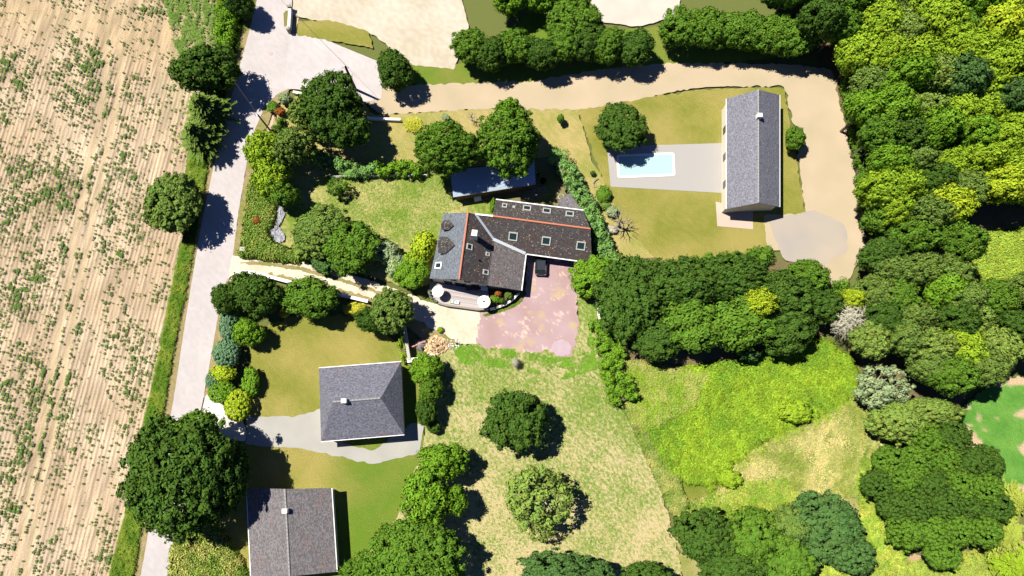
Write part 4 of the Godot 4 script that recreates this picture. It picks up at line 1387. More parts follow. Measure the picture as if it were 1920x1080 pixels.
func terrace():
	var base = up(860, 555)
	var t = thing("terrace", "raised plank terrace with a rounded wall in front of the gable", "terrace", base)
	var edge = [[808, 528], [803, 545], [808, 558], [820, 568], [838, 573], [862, 576], [897, 581], [916, 579], [916, 545]]
	var pts = []
	for q in edge: pts.append(up(q[0], q[1], 0.5) - base)
	var gu = (up(917, 545, 0.5) - up(810, 528, 0.5)).normalized()
	obj("deck", slab(pts, 0.6, pts[0], gu, Vector3(-gu.z, 0, gu.x)), M.deck, t)
	var rim = Bag.new()
	for k in range(1, 7):
		rim.bar(pts[k] + Vector3(0, -0.15, 0), pts[k + 1] + Vector3(0, -0.15, 0), 0.28, 1.0 - 0.006 * k)
	obj("parapet", rim.mesh(), M.stone, t)
	# rounded planting bed
	var bb = up(945, 562)
	var bed = thing("planting_bed", "curved stone edged planting bed between terrace and lean-to", "planter", bb)
	var bp = [[919, 548], [919, 580], [932, 577], [947, 571], [960, 563], [970, 553], [973, 548]]
	var bq = []
	for q in bp: bq.append(up(q[0], q[1], 0.4) - bb)
	obj("soil", slab(bq, 0.5, bq[0], Vector3.RIGHT, Vector3.BACK), plain(lin(0.10, 0.075, 0.05), 1.0, 0.0, M.soil.albedo_texture, 0.8), bed)
	for k in range(1, 6):
		var n = 4
		for m in n:
			var a: Vector3 = bq[k].lerp(bq[k + 1], (m + 0.04) / n); var e: Vector3 = bq[k].lerp(bq[k + 1], (m + 0.96) / n)
			bar_obj(bed, "stone", a + Vector3(0, -0.12, 0), e + Vector3(0, -0.12 + rng.randf_range(-0.03, 0.03), 0), 0.32 + rng.randf_range(-0.05, 0.05), 0.7, M.white_wall if rng.randf() < 0.5 else M.stone)
	for s in [[934, 551, 7, "l_rust", "reddish leaved shrub in the curved bed"], [929, 561, 9, "l_fresh", "fresh green shrub at the end of the curved bed"], [953, 553, 9, "l_olive", "olive green shrub in the curved bed by the lean-to"], [941, 564, 6, "l_mid", "low green shrub behind the edging stones of the curved bed"]]:
		tree("garden_shrub", s[4], "shrub", s[0], s[1], s[2], s[2] * 0.85, 1.7, M[s[3]], "shrubs in the curved bed")
	parasol("plain white round parasol at the rounded end of the terrace", 821, 546, 0.86, 2.5, false)
	parasol("cream parasol with a dark finial at the corner of the terrace", 907.5, 565.5, 0.95, 2.5, true)
	# table, chairs, boxes
	var tb = up(886, 541, 0.5)
	var tt = thing("garden_table", "dark wooden table standing in the shade of the gable", "table", tb)
	var b = Bag.new(); b.box(Vector3(0, 0.72, 0), Vector3(1.6, 0.05, 0.85)); obj("tabletop", b.mesh(), M.wood_dark, tt)
	for q in 4:
		var lg = Bag.new(); lg.box(Vector3(0.7 * (1 if q & 1 else -1), 0.35, 0.36 * (1 if q & 2 else -1)), Vector3(0.07, 0.7, 0.07)); obj("leg", lg.mesh(), M.wood_dark, tt)
	for c in [[875.5, 539, 0.3], [897, 543, 3.4]]:
		var cb = up(c[0], c[1], 0.5)
		var ct = thing("garden_chair", "dark wooden chair drawn up to the table in the gable's shade", "chair", cb, c[2], "chairs at the dark table")
		var s = Bag.new(); s.box(Vector3(0, 0.44, 0), Vector3(0.46, 0.04, 0.44)); obj("seat", s.mesh(), M.wood_dark, ct)
		var k = Bag.new(); k.box(Vector3(0, 0.7, -0.21), Vector3(0.46, 0.5, 0.04)); obj("backrest", k.mesh(), M.wood_dark, ct)
		for q in 4:
			var lg = Bag.new(); lg.box(Vector3(0.2 * (1 if q & 1 else -1), 0.21, 0.19 * (1 if q & 2 else -1)), Vector3(0.04, 0.42, 0.04)); obj("leg", lg.mesh(), M.wood_dark, ct)
	var hb = up(908.5, 543, 0.5)
	var hu = thing("storage_box", "storage box with a pale blue lid beside the house wall", "box", hb, -0.13)
	var h1 = Bag.new(); h1.box(Vector3(0, 0.3, 0), Vector3(0.95, 0.6, 0.5)); obj("body", h1.mesh(), M.wood_dark, hu)
	var h2 = Bag.new(); h2.box(Vector3(0, 0.63, 0), Vector3(1.02, 0.06, 0.56)); obj("lid", h2.mesh(), plain(lin(0.45, 0.58, 0.68), 0.5), hu)
	for q in [[847, 566, "lime", "lime green planter box on the terrace edge"], [852.5, 567, "blue", "small blue and white box on the terrace edge"], [858, 567.5, "white", "white crate on the terrace edge beside the boxes"]]:
		var p = up(q[0], q[1], 0.5)
		var bt = thing("crate", q[3], "crate", p, -0.1)
		for w in [[0, 0.15, 0.2, 0.46, 0.3, 0.04], [0, 0.15, -0.2, 0.46, 0.3, 0.04], [0.21, 0.15, 0, 0.04, 0.29, 0.36], [-0.21, 0.15, 0, 0.04, 0.29, 0.36]]:
			var wb = Bag.new(); wb.box(Vector3(w[0], w[1], w[2]), Vector3(w[3], w[4], w[5])); obj("side", wb.mesh(), M[q[2]], bt)
		var fl = Bag.new(); fl.box(Vector3(0, 0.06, 0), Vector3(0.38, 0.1, 0.36)); obj("base", fl.mesh(), M.white, bt)
	var i = 0
	for q in [[806, 553], [810, 559], [815, 563], [805, 546], [818, 566]]:
		var p = up(q[0], q[1], 0.85)
		var pot = thing("flower_pot", "round whitish pot on the parapet by the plain white parasol", "pot", p, 0.0, "pots on the terrace parapet")
		var pb = Bag.new(); pb.lathe([[0.10, 0.0], [0.17, 0.25], [0.19, 0.27], [0.15, 0.27], [0.13, 0.2]], Vector3.ZERO, 12); obj("pot", pb.mesh(), M.white_wall, pot)
		var pf = obj("plant", G.tuft[i % 2], M.l_blue, pot)
		pf.position.y = 0.2; pf.scale = Vector3.ONE * 0.22
		i += 1

# ------------------------------------------------------------------ car
func car():
	var p = up(1014.5, 494)
	var t = thing("car", "dark hatchback car backed half under the wing roof", "car", p, deg_to_rad(-3))
	# body lofted from cross sections along z (rear +z shows in the photo)
	var secs = [[-2.0, 0.60, 0.42, 0.62], [-1.85, 0.80, 0.30, 0.78], [-1.3, 0.87, 0.25, 0.92], [-0.6, 0.89, 0.24, 0.98], [0.4, 0.90, 0.24, 1.0], [1.4, 0.89, 0.26, 1.0], [1.85, 0.84, 0.32, 0.96], [2.0, 0.66, 0.42, 0.80]]
	var b = Bag.new()
	var ringn = 12
	var prof = [[-0.86, 0.0], [-0.98, 0.18], [-1.0, 0.55], [-0.93, 0.86], [-0.76, 1.0], [-0.3, 1.03], [0.3, 1.03], [0.76, 1.0], [0.93, 0.86], [1.0, 0.55], [0.98, 0.18], [0.86, 0.0]]
	for s in secs:
		for q in prof: b.v.append(Vector3(q[0] * s[1], lerpf(s[2], s[3], q[1]), s[0]))
	for s in secs.size() - 1:
		for q in ringn:
			var a = s * ringn + q; var e = s * ringn + (q + 1) % ringn
			for ii in [a, a + ringn, e + ringn, a, e + ringn, e]: b.i.append(ii)
	for q in range(1, ringn - 1):
		for ii in [0, q, q + 1]: b.i.append(ii)
		var z = (secs.size() - 1) * ringn
		for ii in [z, z + q + 1, z + q]: b.i.append(ii)
	b.n.resize(b.v.size())
	var st = SurfaceTool.new()
	st.begin(Mesh.PRIMITIVE_TRIANGLES)
	for ii in b.i: st.set_smooth_group(0); st.add_vertex(b.v[ii])
	st.index(); st.generate_normals()
	obj("body", st.commit(), M.car, t)
	# cabin: glass house then roof
	var g = Bag.new()
	var lo = [Vector3(-0.76, 0.98, -0.75), Vector3(0.76, 0.98, -0.75), Vector3(0.78, 1.0, 1.75), Vector3(-0.78, 1.0, 1.75)]
	var hi = [Vector3(-0.60, 1.42, -0.05), Vector3(0.60, 1.42, -0.05), Vector3(0.60, 1.43, 1.32), Vector3(-0.60, 1.43, 1.32)]
	for k in 4:
		g.quad(lo[k], hi[k], hi[(k + 1) % 4], lo[(k + 1) % 4])
	obj("windows", g.mesh(), M.glass, t)
	var r = Bag.new()
	r.box(Vector3(0, 1.45, 0.64), Vector3(1.2, 0.05, 1.40)); r.box(Vector3(0, 1.475, 0.64), Vector3(1.02, 0.04, 1.2))
	for s in [-1, 1]:
		r.bar(Vector3(s * 0.76, 0.98, -0.75), Vector3(s * 0.60, 1.43, -0.05), 0.07, 0.06)
		r.bar(Vector3(s * 0.78, 1.0, 1.75), Vector3(s * 0.60, 1.44, 1.32), 0.10, 0.07)
		r.bar(Vector3(s * 0.775, 0.99, 0.55), Vector3(s * 0.605, 1.43, 0.6), 0.08, 0.05)
	obj("roof", r.mesh(), M.car, t)
	for s in [-1, 1]:
		for z in [-1.28, 1.28]:
			var w = Node3D.new(); w.name = "wheel"; t.add_child(w, true); w.position = Vector3(s * 0.78, 0.31, z)
			var ty = Bag.new(); ty.tube(Vector3(-0.1, 0, 0), Vector3(0.1, 0, 0), 0.31, 0.31, 18); obj("tyre", ty.mesh(), M.rubber, w)
			var ri = Bag.new(); ri.tube(Vector3(s * 0.09, 0, 0), Vector3(s * 0.115, 0, 0), 0.2, 0.19, 14); obj("rim", ri.mesh(), M.chrome, w)
		var mi = Bag.new(); mi.box(Vector3(s * 0.98, 1.02, -0.45), Vector3(0.2, 0.14, 0.12)); obj("mirror", mi.mesh(), M.car, t)
		var tl = Bag.new(); tl.box(Vector3(s * 0.66, 0.86, 1.9), Vector3(0.24, 0.2, 0.16)); obj("tail_light", tl.mesh(), M.red, t)
		var hl = Bag.new(); hl.box(Vector3(s * 0.58, 0.70, -1.86), Vector3(0.28, 0.12, 0.18)); obj("headlight", hl.mesh(), M.chrome, t)
	var bp = Bag.new(); bp.box(Vector3(0, 0.46, 1.98), Vector3(1.42, 0.18, 0.14)); obj("bumper", bp.mesh(), M.black, t)
	var pl = Bag.new(); pl.box(Vector3(0, 0.62, 2.0), Vector3(0.5, 0.11, 0.03)); obj("number_plate", pl.mesh(), M.white, t)

# ------------------------------------------------------------------ poles and cables
func poles():
	var tops = []
	for q in [[511, 250, 6.6, 0.13, "dark wooden utility pole on the verge beside the pale green tree"], [667, 168, 7.2, 0.2, "stout dark utility pole between the apron and the oak"]]:
		var p = up(q[0], q[1])
		var t = thing("utility_pole", q[4], "utility pole", p)
		var b = Bag.new(); b.tube(Vector3(0, -0.2, 0), Vector3(0, q[2], 0), q[3] * 1.2, q[3] * 0.85, 12); obj("shaft", b.mesh(), M.pole, t)
		var c = Bag.new(); c.box(Vector3(0, q[2] - 0.25, 0), Vector3(0.9, 0.09, 0.09)); obj("crossarm", c.mesh(), M.zinc_pale, t)
		for s in [-0.4, 0.4]:
			var i = Bag.new(); i.lathe([[0.03, 0], [0.05, 0.06], [0.03, 0.1], [0.05, 0.14], [0.0, 0.17]], Vector3(s, q[2] - 0.2, 0), 8); obj("insulator", i.mesh(), M.white, t)
		tops.append(p + Vector3(0, q[2] - 0.1, 0))
	var far1 = up(395, 90, 7.0); var far2 = up(470, -60, 7.0); var far3 = up(700, 70, 6.0)
	for w in [[tops[0], far1, "pale cable from the verge pole up to the dark tree by the field"], [tops[0] + Vector3(0.35, 0, 0), tops[1] + Vector3(-0.35, 0, 0), "dark cable strung between the two utility poles"], [tops[1] + Vector3(0.35, 0, 0), far2, "dark cable from the stout pole across the road junction"]]:
		var b = Bag.new()
		var prev: Vector3 = w[0]
		for k in 16:
			var f = (k + 1) / 16.0
			var p: Vector3 = w[0].lerp(w[1], f) - Vector3(0, sin(f * PI) * 0.5, 0)
			b.tube(prev, p, 0.018, 0.018, 5)
			prev = p
		var o = obj("overhead_cable", b.mesh(), M.pole)
		tag(o, w[2], "cable")

# ------------------------------------------------------------------ trees
func trees():
	var T = [
		# name, label, kind, px, py, rx, ry, height, tone
		["roadside_oak", "dark oak at the field edge where the cable ends", "oak", 383, 128, 58, 50, 9.0, "l_dark"],
		["roadside_conifer", "dark conifer with reaching fronds below the field edge oak", "conifer", 382, 200, 50, 48, 8.5, "l_olive"],
		["roadside_conifer", "olive green conifer with fronds hanging over the sandy field", "conifer", 368, 250, 46, 46, 7.5, "l_olive"],
		["roadside_tree", "round olive green tree standing alone between field and road", "fine", 326, 378, 58, 66, 7.5, "l_olive"],
		["roadside_oak", "very large dark oak overhanging the lower road", "big", 342, 885, 98, 112, 13.0, "l_dark"],
		["roadside_oak", "dark side bough tree of the large oak over the white apron", "big", 415, 905, 48, 75, 11.0, "l_deep"],
		["roadside_tree", "leafy tree top reaching across the road above the large oak", "loose", 372, 800, 48, 40, 10.0, "l_mid"],
		["corner_oak", "large round oak at the junction corner", "big", 628, 198, 60, 62, 10.0, "l_dark"],
		["corner_oak", "spreading lower half of the oak clump at the corner", "oak", 652, 240, 42, 40, 8.5, "l_dark"],
		["corner_tree", "grey green tree beside the corner oak", "fine", 575, 212, 36, 34, 7.0, "l_moss"],
		["corner_tree", "dark grey green tree behind the lime green roadside tree", "fine", 548, 272, 44, 40, 8.5, "l_olive"],
		["lime_tree", "bright lime green tree leaning over the road", "fluffy", 497, 285, 34, 38, 7.0, "l_bright"],
		["lime_tree", "bright green tree below the lime green roadside tree", "fluffy", 512, 335, 34, 38, 6.5, "l_bright"],
		["lime_tree", "darker fresh green tree nearest the grey tarpaulin", "fluffy", 530, 365, 30, 26, 6.0, "l_mid"],
		["apple_tree", "small sparse apple tree with pale branches at the lawn's corner", "loose", 632, 352, 20, 18, 3.5, "l_mid"],
		["garden_tree", "broad olive green tree between the tarpaulin and the lawn", "fine", 596, 432, 58, 48, 6.0, "l_olive"],
		["garden_tree", "fresh green rounded tree beside the gravel drive", "oak", 660, 465, 50, 48, 6.5, "l_mid"],
		["garden_shrub", "teal green shrub overhanging the gravel drive", "shrub", 607, 492, 28, 20, 3.0, "l_teal"],
		["garden_shrub", "mixed olive shrub beneath the broad olive tree", "shrub", 570, 462, 26, 22, 3.0, "l_moss"],
		["olive_tree", "pale grey green olive tree beside the fresh green tree", "shrub", 728, 472, 24, 24, 3.8, "l_grey"],
		["olive_tree", "lower pale grey green tree next to the drive", "shrub", 742, 500, 20, 24, 3.2, "l_grey"],
		["house_shrub", "dense fresh green bush at the drive by the house corner", "fluffy", 769, 514, 32, 30, 4.0, "l_fresh"],
		["house_shrub", "yellow green bush against the west gable wall", "shrub", 795, 462, 24, 26, 4.0, "l_yellow"],
		["house_shrub", "yellow green leafy bush below the dormers", "shrub", 782, 488, 24, 18, 3.2, "l_bright"],
		["drive_tree", "dark rounded tree at the corner of drive and road", "oak", 478, 548, 48, 42, 7.0, "l_dark"],
		["drive_tree", "dark low tree leaning out over the road edge", "oak", 425, 560, 32, 26, 5.5, "l_dark"],
		["drive_tree", "rounded mid green tree behind the drive wall", "oak", 588, 558, 56, 36, 6.5, "l_mid"],
		["drive_tree", "olive speckled tree beside the drive and the grey wall", "fine", 732, 582, 46, 48, 7.0, "l_olive"],
		["yellow_shrub", "golden yellow shrub under the drive wall", "shrub", 664, 580, 24, 12, 1.8, "l_gold"],
		["yellow_shrub", "small golden shrub left of the mid green drive tree", "shrub", 533, 586, 9, 9, 1.5, "l_gold"],
		["hedge_shrub", "pale grey green bush along the road hedge", "clipped", 430, 606, 18, 34, 3.0, "l_blue"],
		["hedge_tree", "bright green small tree behind the road hedge", "fluffy", 466, 622, 28, 24, 4.5, "l_fresh"],
		["hedge_shrub", "blue green clipped bush in the middle of the road hedge", "clipped", 424, 662, 24, 27, 3.2, "l_blue"],
		["hedge_shrub", "tiny dark green bush in front of the blue green bush", "shrub", 410, 662, 10, 9, 2.0, "l_dark"],
		["hedge_shrub", "yellow green bush in the road hedge", "shrub", 420, 700, 24, 16, 2.6, "l_yellow"],
		["hedge_shrub", "blue grey bush at the road edge beside the yellow green one", "clipped", 400, 712, 14, 18, 2.2, "l_blue"],
		["hedge_shrub", "mid green clipped bush next to the white apron", "clipped", 416, 736, 26, 20, 2.8, "l_fresh"],
		["clipped_ball_shrub", "bright lime egg shaped clipped bush on the white apron", "clipped", 445, 760, 24, 29, 3.0, "l_yellow"],
		["garden_shrub", "green frondy bush inside the road hedge", "shrub", 472, 716, 16, 30, 2.5, "l_fresh"],
		["wall_tree", "fresh green small tree below the white topped wall", "fluffy", 800, 692, 28, 28, 4.5, "l_fresh"],
		["wall_tree", "mid green small tree under the one at the white topped wall", "fluffy", 806, 728, 22, 26, 4.5, "l_mid"],
		["wall_tree", "low dark tree at the edge of the south lawn", "oak", 800, 770, 20, 26, 4.0, "l_dark"],
		["lawn_oak", "dense dark round oak alone on the dry lawn", "oak", 966, 790, 57, 56, 8.0, "l_dark"],
		["maple_tree", "bright green fluffy tree beside the blurred garden", "fluffy", 830, 862, 42, 34, 7.0, "l_fresh"],
		["maple_tree", "large bright green tree with billowing clumps", "fluffy", 800, 932, 46, 50, 8.0, "l_fresh"],
		["maple_tree", "small bright green side tree in the billowing group", "fluffy", 856, 938, 22, 26, 6.0, "l_fresh"],
		["birch_tree", "sparse olive tree with pale branches on the dry lawn", "loose", 1000, 930, 70, 62, 8.0, "l_moss"],
		["birch_tree", "small sparse tree at the foot of the pale branched tree", "loose", 1015, 990, 28, 24, 5.0, "l_moss"],
		["south_tree", "large mid green tree at the bottom end of the lawn", "big", 775, 1045, 90, 68, 9.0, "l_mid"],
		["south_tree", "mid green tree behind the barn gable", "oak", 690, 1075, 50, 36, 7.0, "l_mid"],
		["south_tree", "grey green tree group's broad tree at the foot of the dry lawn", "fine", 1040, 1078, 80, 40, 7.0, "l_teal"],
		["south_tree", "small grey green tree right of the broad one", "fine", 1125, 1075, 34, 26, 6.0, "l_teal"],
		["south_tree", "dark low tree at the lower boundary of the dry lawn", "fine", 1212, 1078, 52, 30, 5.5, "l_dark"],
		["shed_tree", "large green tree spreading over the shed roof", "big", 842, 281, 62, 48, 11.5, "l_mid"],
		["shed_tree", "tall green tree behind the middle of the shed", "big", 962, 266, 62, 62, 12.0, "l_mid"],
		["shed_tree", "bright topped tree behind the tall shed tree", "fluffy", 957, 222, 32, 26, 10.0, "l_fresh"],
		["court_tree", "bright green tree overhanging the corner of the long wing", "oak", 1111, 518, 42, 38, 5.5, "l_fresh"],
		["court_shrub", "dark shrub in the shadow below the court tree", "shrub", 1102, 552, 14, 12, 2.0, "l_dark"],
		["grove_tree", "broad dark tree at the west end of the grove", "big", 1190, 560, 72, 76, 8.5, "l_dark"],
		["grove_tree", "mid green tree at the north edge of the grove", "fine", 1285, 535, 75, 55, 8.5, "l_dark"],
		["grove_tree", "dark tree in the middle of the grove's north edge", "fine", 1375, 525, 70, 45, 8.5, "l_dark"],
		["grove_tree", "dark tree at the east end of the grove", "oak", 1460, 560, 65, 50, 8.0, "l_dark"],
		["grove_tree", "fresh green tree on the sunny south side of the grove", "fluffy", 1300, 610, 62, 52, 8.0, "l_mid"],
		["grove_tree", "mid green tree with billowing clumps in the grove", "fluffy", 1390, 610, 66, 50, 8.5, "l_mid"],
		["grove_tree", "dark low tree on the meadow side of the grove", "oak", 1470, 615, 56, 48, 7.0, "l_dark"],
		["grove_tree", "yellow green tree top amid the dark grove", "fluffy", 1418, 572, 30, 26, 10.0, "l_yellow"],
		["grove_tree", "teal star shaped small tree at the grove's meadow edge", "shrub", 1406, 660, 22, 20, 4.0, "l_teal"],
		["grove_tree", "dark tree closing the lower west corner of the grove", "oak", 1225, 635, 50, 38, 6.5, "l_dark"],
		["silver_tree", "silvery grey weeping tree at the end of the meadow", "weeping", 1592, 600, 42, 42, 7.0, "l_silver"],
		["willow_tree", "grey green willow at the meadow's edge", "loose", 1650, 728, 52, 42, 7.0, "l_grey"],
		["willow_tree", "pale olive willow next to the pasture", "fine", 1745, 770, 60, 30, 6.5, "l_moss"],
		["willow_tree", "olive willow between the grey green willow and dense plantation", "fine", 1680, 785, 55, 42, 6.5, "l_moss"],
		["frond_tree", "yellow frondy tree in the bottom corner beside the plantation", "conifer", 1885, 1000, 52, 62, 6.0, "l_sumac"],
		["frond_tree", "yellow green frondy tree at the lower edge of the pasture", "conifer", 1905, 940, 40, 42, 6.0, "l_sumac"],
		["frond_tree", "lower yellow frondy tree in the bottom corner", "conifer", 1910, 1060, 46, 44, 5.5, "l_bright"],
		["teal_tree", "blue green broad tree beside the dense plantation", "fine", 1555, 985, 75, 62, 7.5, "l_teal"],
		["teal_tree", "blue green tree at the lower edge of the meadow", "fine", 1590, 1040, 50, 40, 7.0, "l_teal"],
		["lower_grove_tree", "dark green tree at the corner of the dry lawn", "fine", 1320, 1010, 62, 52, 7.0, "l_dark"],
		["lower_grove_tree", "mid green tree in the lower grove", "oak", 1410, 1010, 60, 52, 7.0, "l_mid"],
		["lower_grove_tree", "dark green tree at the bottom of the lower grove", "fine", 1370, 1065, 70, 40, 7.0, "l_dark"],
		["lower_grove_tree", "mid green tree below the blue green trees", "oak", 1480, 1050, 58, 50, 7.0, "l_mid"],
		["lower_grove_tree", "olive tree joining the lower grove and the blue green tree", "oak", 1480, 980, 40, 38, 6.5, "l_olive"],
		["meadow_shrub", "bright bracken bush casting a dark shadow in the meadow", "shrub", 1490, 770, 30, 22, 2.6, "l_bright"],
		["meadow_shrub", "yellow green bush at the lower side of the meadow", "shrub", 1365, 895, 24, 18, 2.2, "l_bright"],
		["neighbour_tree", "dark green tree by the neighbour's pool", "oak", 1165, 240, 46, 46, 6.0, "l_dark"],
		["neighbour_tree", "dark tree at the start of the neighbour's track", "oak", 740, 130, 38, 36, 6.5, "l_dark"],
		["neighbour_tree", "green tree behind the neighbour's hedge", "oak", 1075, 40, 50, 42, 7.0, "l_mid"],
		["neighbour_tree", "green garden tree beside the neighbour's blue grey house", "oak", 1490, 260, 18, 22, 4.0, "l_mid"],
		["neighbour_tree", "green garden tree at the bottom of the neighbour's yard", "oak", 1510, 520, 42, 32, 6.0, "l_mid"],
		["neighbour_tree", "dark garden tree on the neighbour's north lawn", "oak", 700, 600, 34, 22, 5.5, "l_dark"],
		["edge_tree", "mid green tree at the wood's edge by the hedge end", "oak", 1655, 405, 38, 36, 9.0, "l_mid"],
		["edge_tree", "dark green tree at the wood's edge beside the grey yard", "oak", 1650, 478, 40, 38, 9.0, "l_dark"],
		["edge_tree", "olive tree between the neighbour's yard and the silver tree", "oak", 1640, 552, 40, 36, 8.0, "l_olive"],
		["edge_tree", "yellowish tree top behind the silver tree", "fluffy", 1596, 562, 22, 20, 7.5, "l_yellow"],
		["edge_tree", "dark tree at the corner of grove and silver tree", "oak", 1545, 575, 34, 30, 7.0, "l_dark"],
		["verge_tree", "dark tree top beside the road at the hedge", "oak", 448, 5, 30, 26, 6.0, "l_deep"],
	]
	for k in 8:
		T.append(["north_tree", "green tree in the row along the neighbour's track", "oak", 880 + k * 44 + rng.randf_range(-8, 8), 92 + rng.randf_range(-14, 10), 36, 32, 6.5, ["l_mid", "l_dark"][k % 2]])
	for k in 6:
		T.append(["north_tree", "green tree in the belt above the neighbour's beige track", "oak", 1285 + k * 42 + rng.randf_range(-8, 8), 45 + k * 5 + rng.randf_range(-8, 8), 40, 38, 7.0, "l_mid"])
	for k in 3:
		T.append(["north_tree", "fresh green tree by the neighbour's white yard", "oak", 960 + k * 55, -12, 38, 36, 7.0, "l_fresh"])
	for q in T:
		var gname = ""
		if q[0] == "north_tree": gname = "neighbours' trees along the track"
		tree(q[0], q[1], q[2], q[3], q[4], q[5], q[6], q[7], M[q[8]], gname, "pale_bark" if q[2] == "loose" else "bark")
	# the dense plantation: even-topped trees
	var n = 0
	for j in 6:
		for i in 6:
			var px = 1640 + i * 48 + (24 if j % 2 else 0) + rng.randf_range(-8, 8)
			var py = 820 + j * 44 + rng.randf_range(-7, 7)
			var e = Vector2((px - 1742) / 128.0, (py - 928) / 112.0)
			if e.length() > 1.0: continue
			var light = rng.randf() < 0.55
			var lb = ("mid green tree " if light else "dark green tree ") + ("on the rim" if e.length() > 0.68 else "in the heart") + " of the dense rounded plantation"
			tree("plantation_tree", lb, "fine", px, py, 36, 33, 7.5 + rng.randf_range(-0.5, 0.5), M.l_mid if light else M.l_dark, "plantation, " + lb)
			n += 1

func wood():
	# the wood on the right: single trees, each with its own tone
	var kinds = [
		["l_yellow", "fluffy", "bright yellow green tree in the wood"],
		["l_bright", "fluffy", "light green billowing tree in the wood"],
		["l_bright", "oak", "light green small leaved tree in the wood"],
		["l_fresh", "fluffy", "fresh green billowing tree in the wood"],
		["l_mid", "oak", "mid green tree in the wood"],
		["l_olive", "oak", "olive green tree in the wood"],
		["l_moss", "oak", "mossy pale green tree in the wood"],
		["l_dark", "oak", "dark green tree in the wood"],
		["l_teal", "oak", "bluish dark green tree in the wood"]]
	var edge = PackedVector2Array()
	for q in [[1405, -30], [1530, 40], [1580, 130], [1612, 260], [1630, 380], [1660, 450], [1660, 540], [1600, 620], [1650, 690], [1730, 750], [1800, 735], [1860, 700], [2060, 620], [2060, -130], [1380, -130]]: edge.append(Vector2(q[0], q[1]))
	var clear_ = PackedVector2Array()
	for q in [[1800, 385], [2060, 380], [2060, 500], [1900, 515], [1800, 500]]: clear_.append(Vector2(q[0], q[1]))
	var j = 0
	var py = -100.0
	while py < 760.0:
		var px = 1370.0 + (34.0 if j % 2 else 0.0)
		while px < 2060.0:
			var x = px + rng.randf_range(-16, 16)
			var y = py + rng.randf_range(-13, 13)
			px += 58.0
			var h = rng.randf_range(9.0, 13.0) if y < 480.0 else rng.randf_range(8.0, 10.5)
			if not Geometry2D.is_point_in_polygon(Vector2(x, y), edge): continue
			if Geometry2D.is_point_in_polygon(Vector2(x, y), clear_): continue
			var k: int
			var f = rng.randf()
			if y < 430.0: k = [0, 1, 1, 2, 3, 3, 4, 5, 6, 7, 8, 2][int(f * 12)]
			else: k = [1, 3, 4, 4, 5, 5, 6, 6, 7, 4][int(f * 10)]
			if x < 1600.0 and y < 250.0: k = [4, 7, 3, 7, 1, 6][int(f * 6)]
			var q: Array = kinds[k]
			var where = "deep in the wood"
			if not Geometry2D.is_point_in_polygon(Vector2(x - 55, y), edge): where = "on the wood's edge facing the neighbour's track"
			elif x > 1740 and y > 330 and y < 400: where = "shading the wood's clearing"
			elif x > 1740 and y > 490 and y < 560: where = "on the sunny far side of the clearing"
			elif y > 660: where = "at the pasture end of the wood"
			elif y > 500: where = "between the clearing and the pasture"
			var lb = q[2].replace("in the wood", where)
			tree("wood_tree", lb, q[1], x, y, rng.randf_range(34, 46), rng.randf_range(30, 40), h, M[q[0]], "trees of the wood, " + lb)
		py += 50.0
		j += 1

func hedges():
	hedge("laurel_hedge", "glossy laurel hedge behind the rail fence, lighter at its end", [[598, 300], [630, 314], [665, 324], [705, 324]], 2.2, 1.9, M.l_hedge)
	hedge("laurel_hedge", "bright leafy hedge running from the laurel to the shed trees", [[708, 324], [750, 322], [792, 322]], 2.2, 1.8, M.l_fresh)
	hedge("climber_hedge", "curving hedge of climbers around the yard wall and wing", [[1038, 295], [1060, 320], [1080, 360], [1100, 395], [1122, 440], [1136, 485], [1145, 505]], 2.6, 2.6, M.l_hedge)
	hedge("roadside_hedge", "bright green hedge along the road at the top of the field", [[436, -30], [432, 40], [424, 105]], 2.8, 2.0, M.l_fresh, 0.15)
	hedge("bramble_hedge", "bright bramble hedge along the edge of the south lawn", [[1128, 600], [1140, 660], [1158, 720], [1168, 752]], 3.8, 2.3, M.l_fresh)
	hedge("corner_hedge", "narrow green hedge inside the junction corner", [[530, 226], [522, 250], [514, 262]], 1.4, 1.5, M.l_mid, 0.12)
	hedge("boundary_hedge", "green hedge beside the grey rendered wall", [[752, 615], [757, 650], [762, 680]], 1.2, 1.4, M.l_bright, 0.12)
	hedge("neighbour_hedge", "long green hedge along the neighbour's beige track", [[1585, 160], [1600, 250], [1612, 340], [1622, 430]], 2.6, 2.4, M.l_mid)
	hedge("neighbour_hedge", "green hedge around the neighbour's grey yard", [[1490, 530], [1540, 560], [1580, 540]], 2.4, 2.0, M.l_mid)
	hedge("neighbour_hedge", "green hedge on the grove side of the neighbour's lawn", [[1300, 495], [1380, 492], [1440, 480]], 2.4, 1.8, M.l_mid)

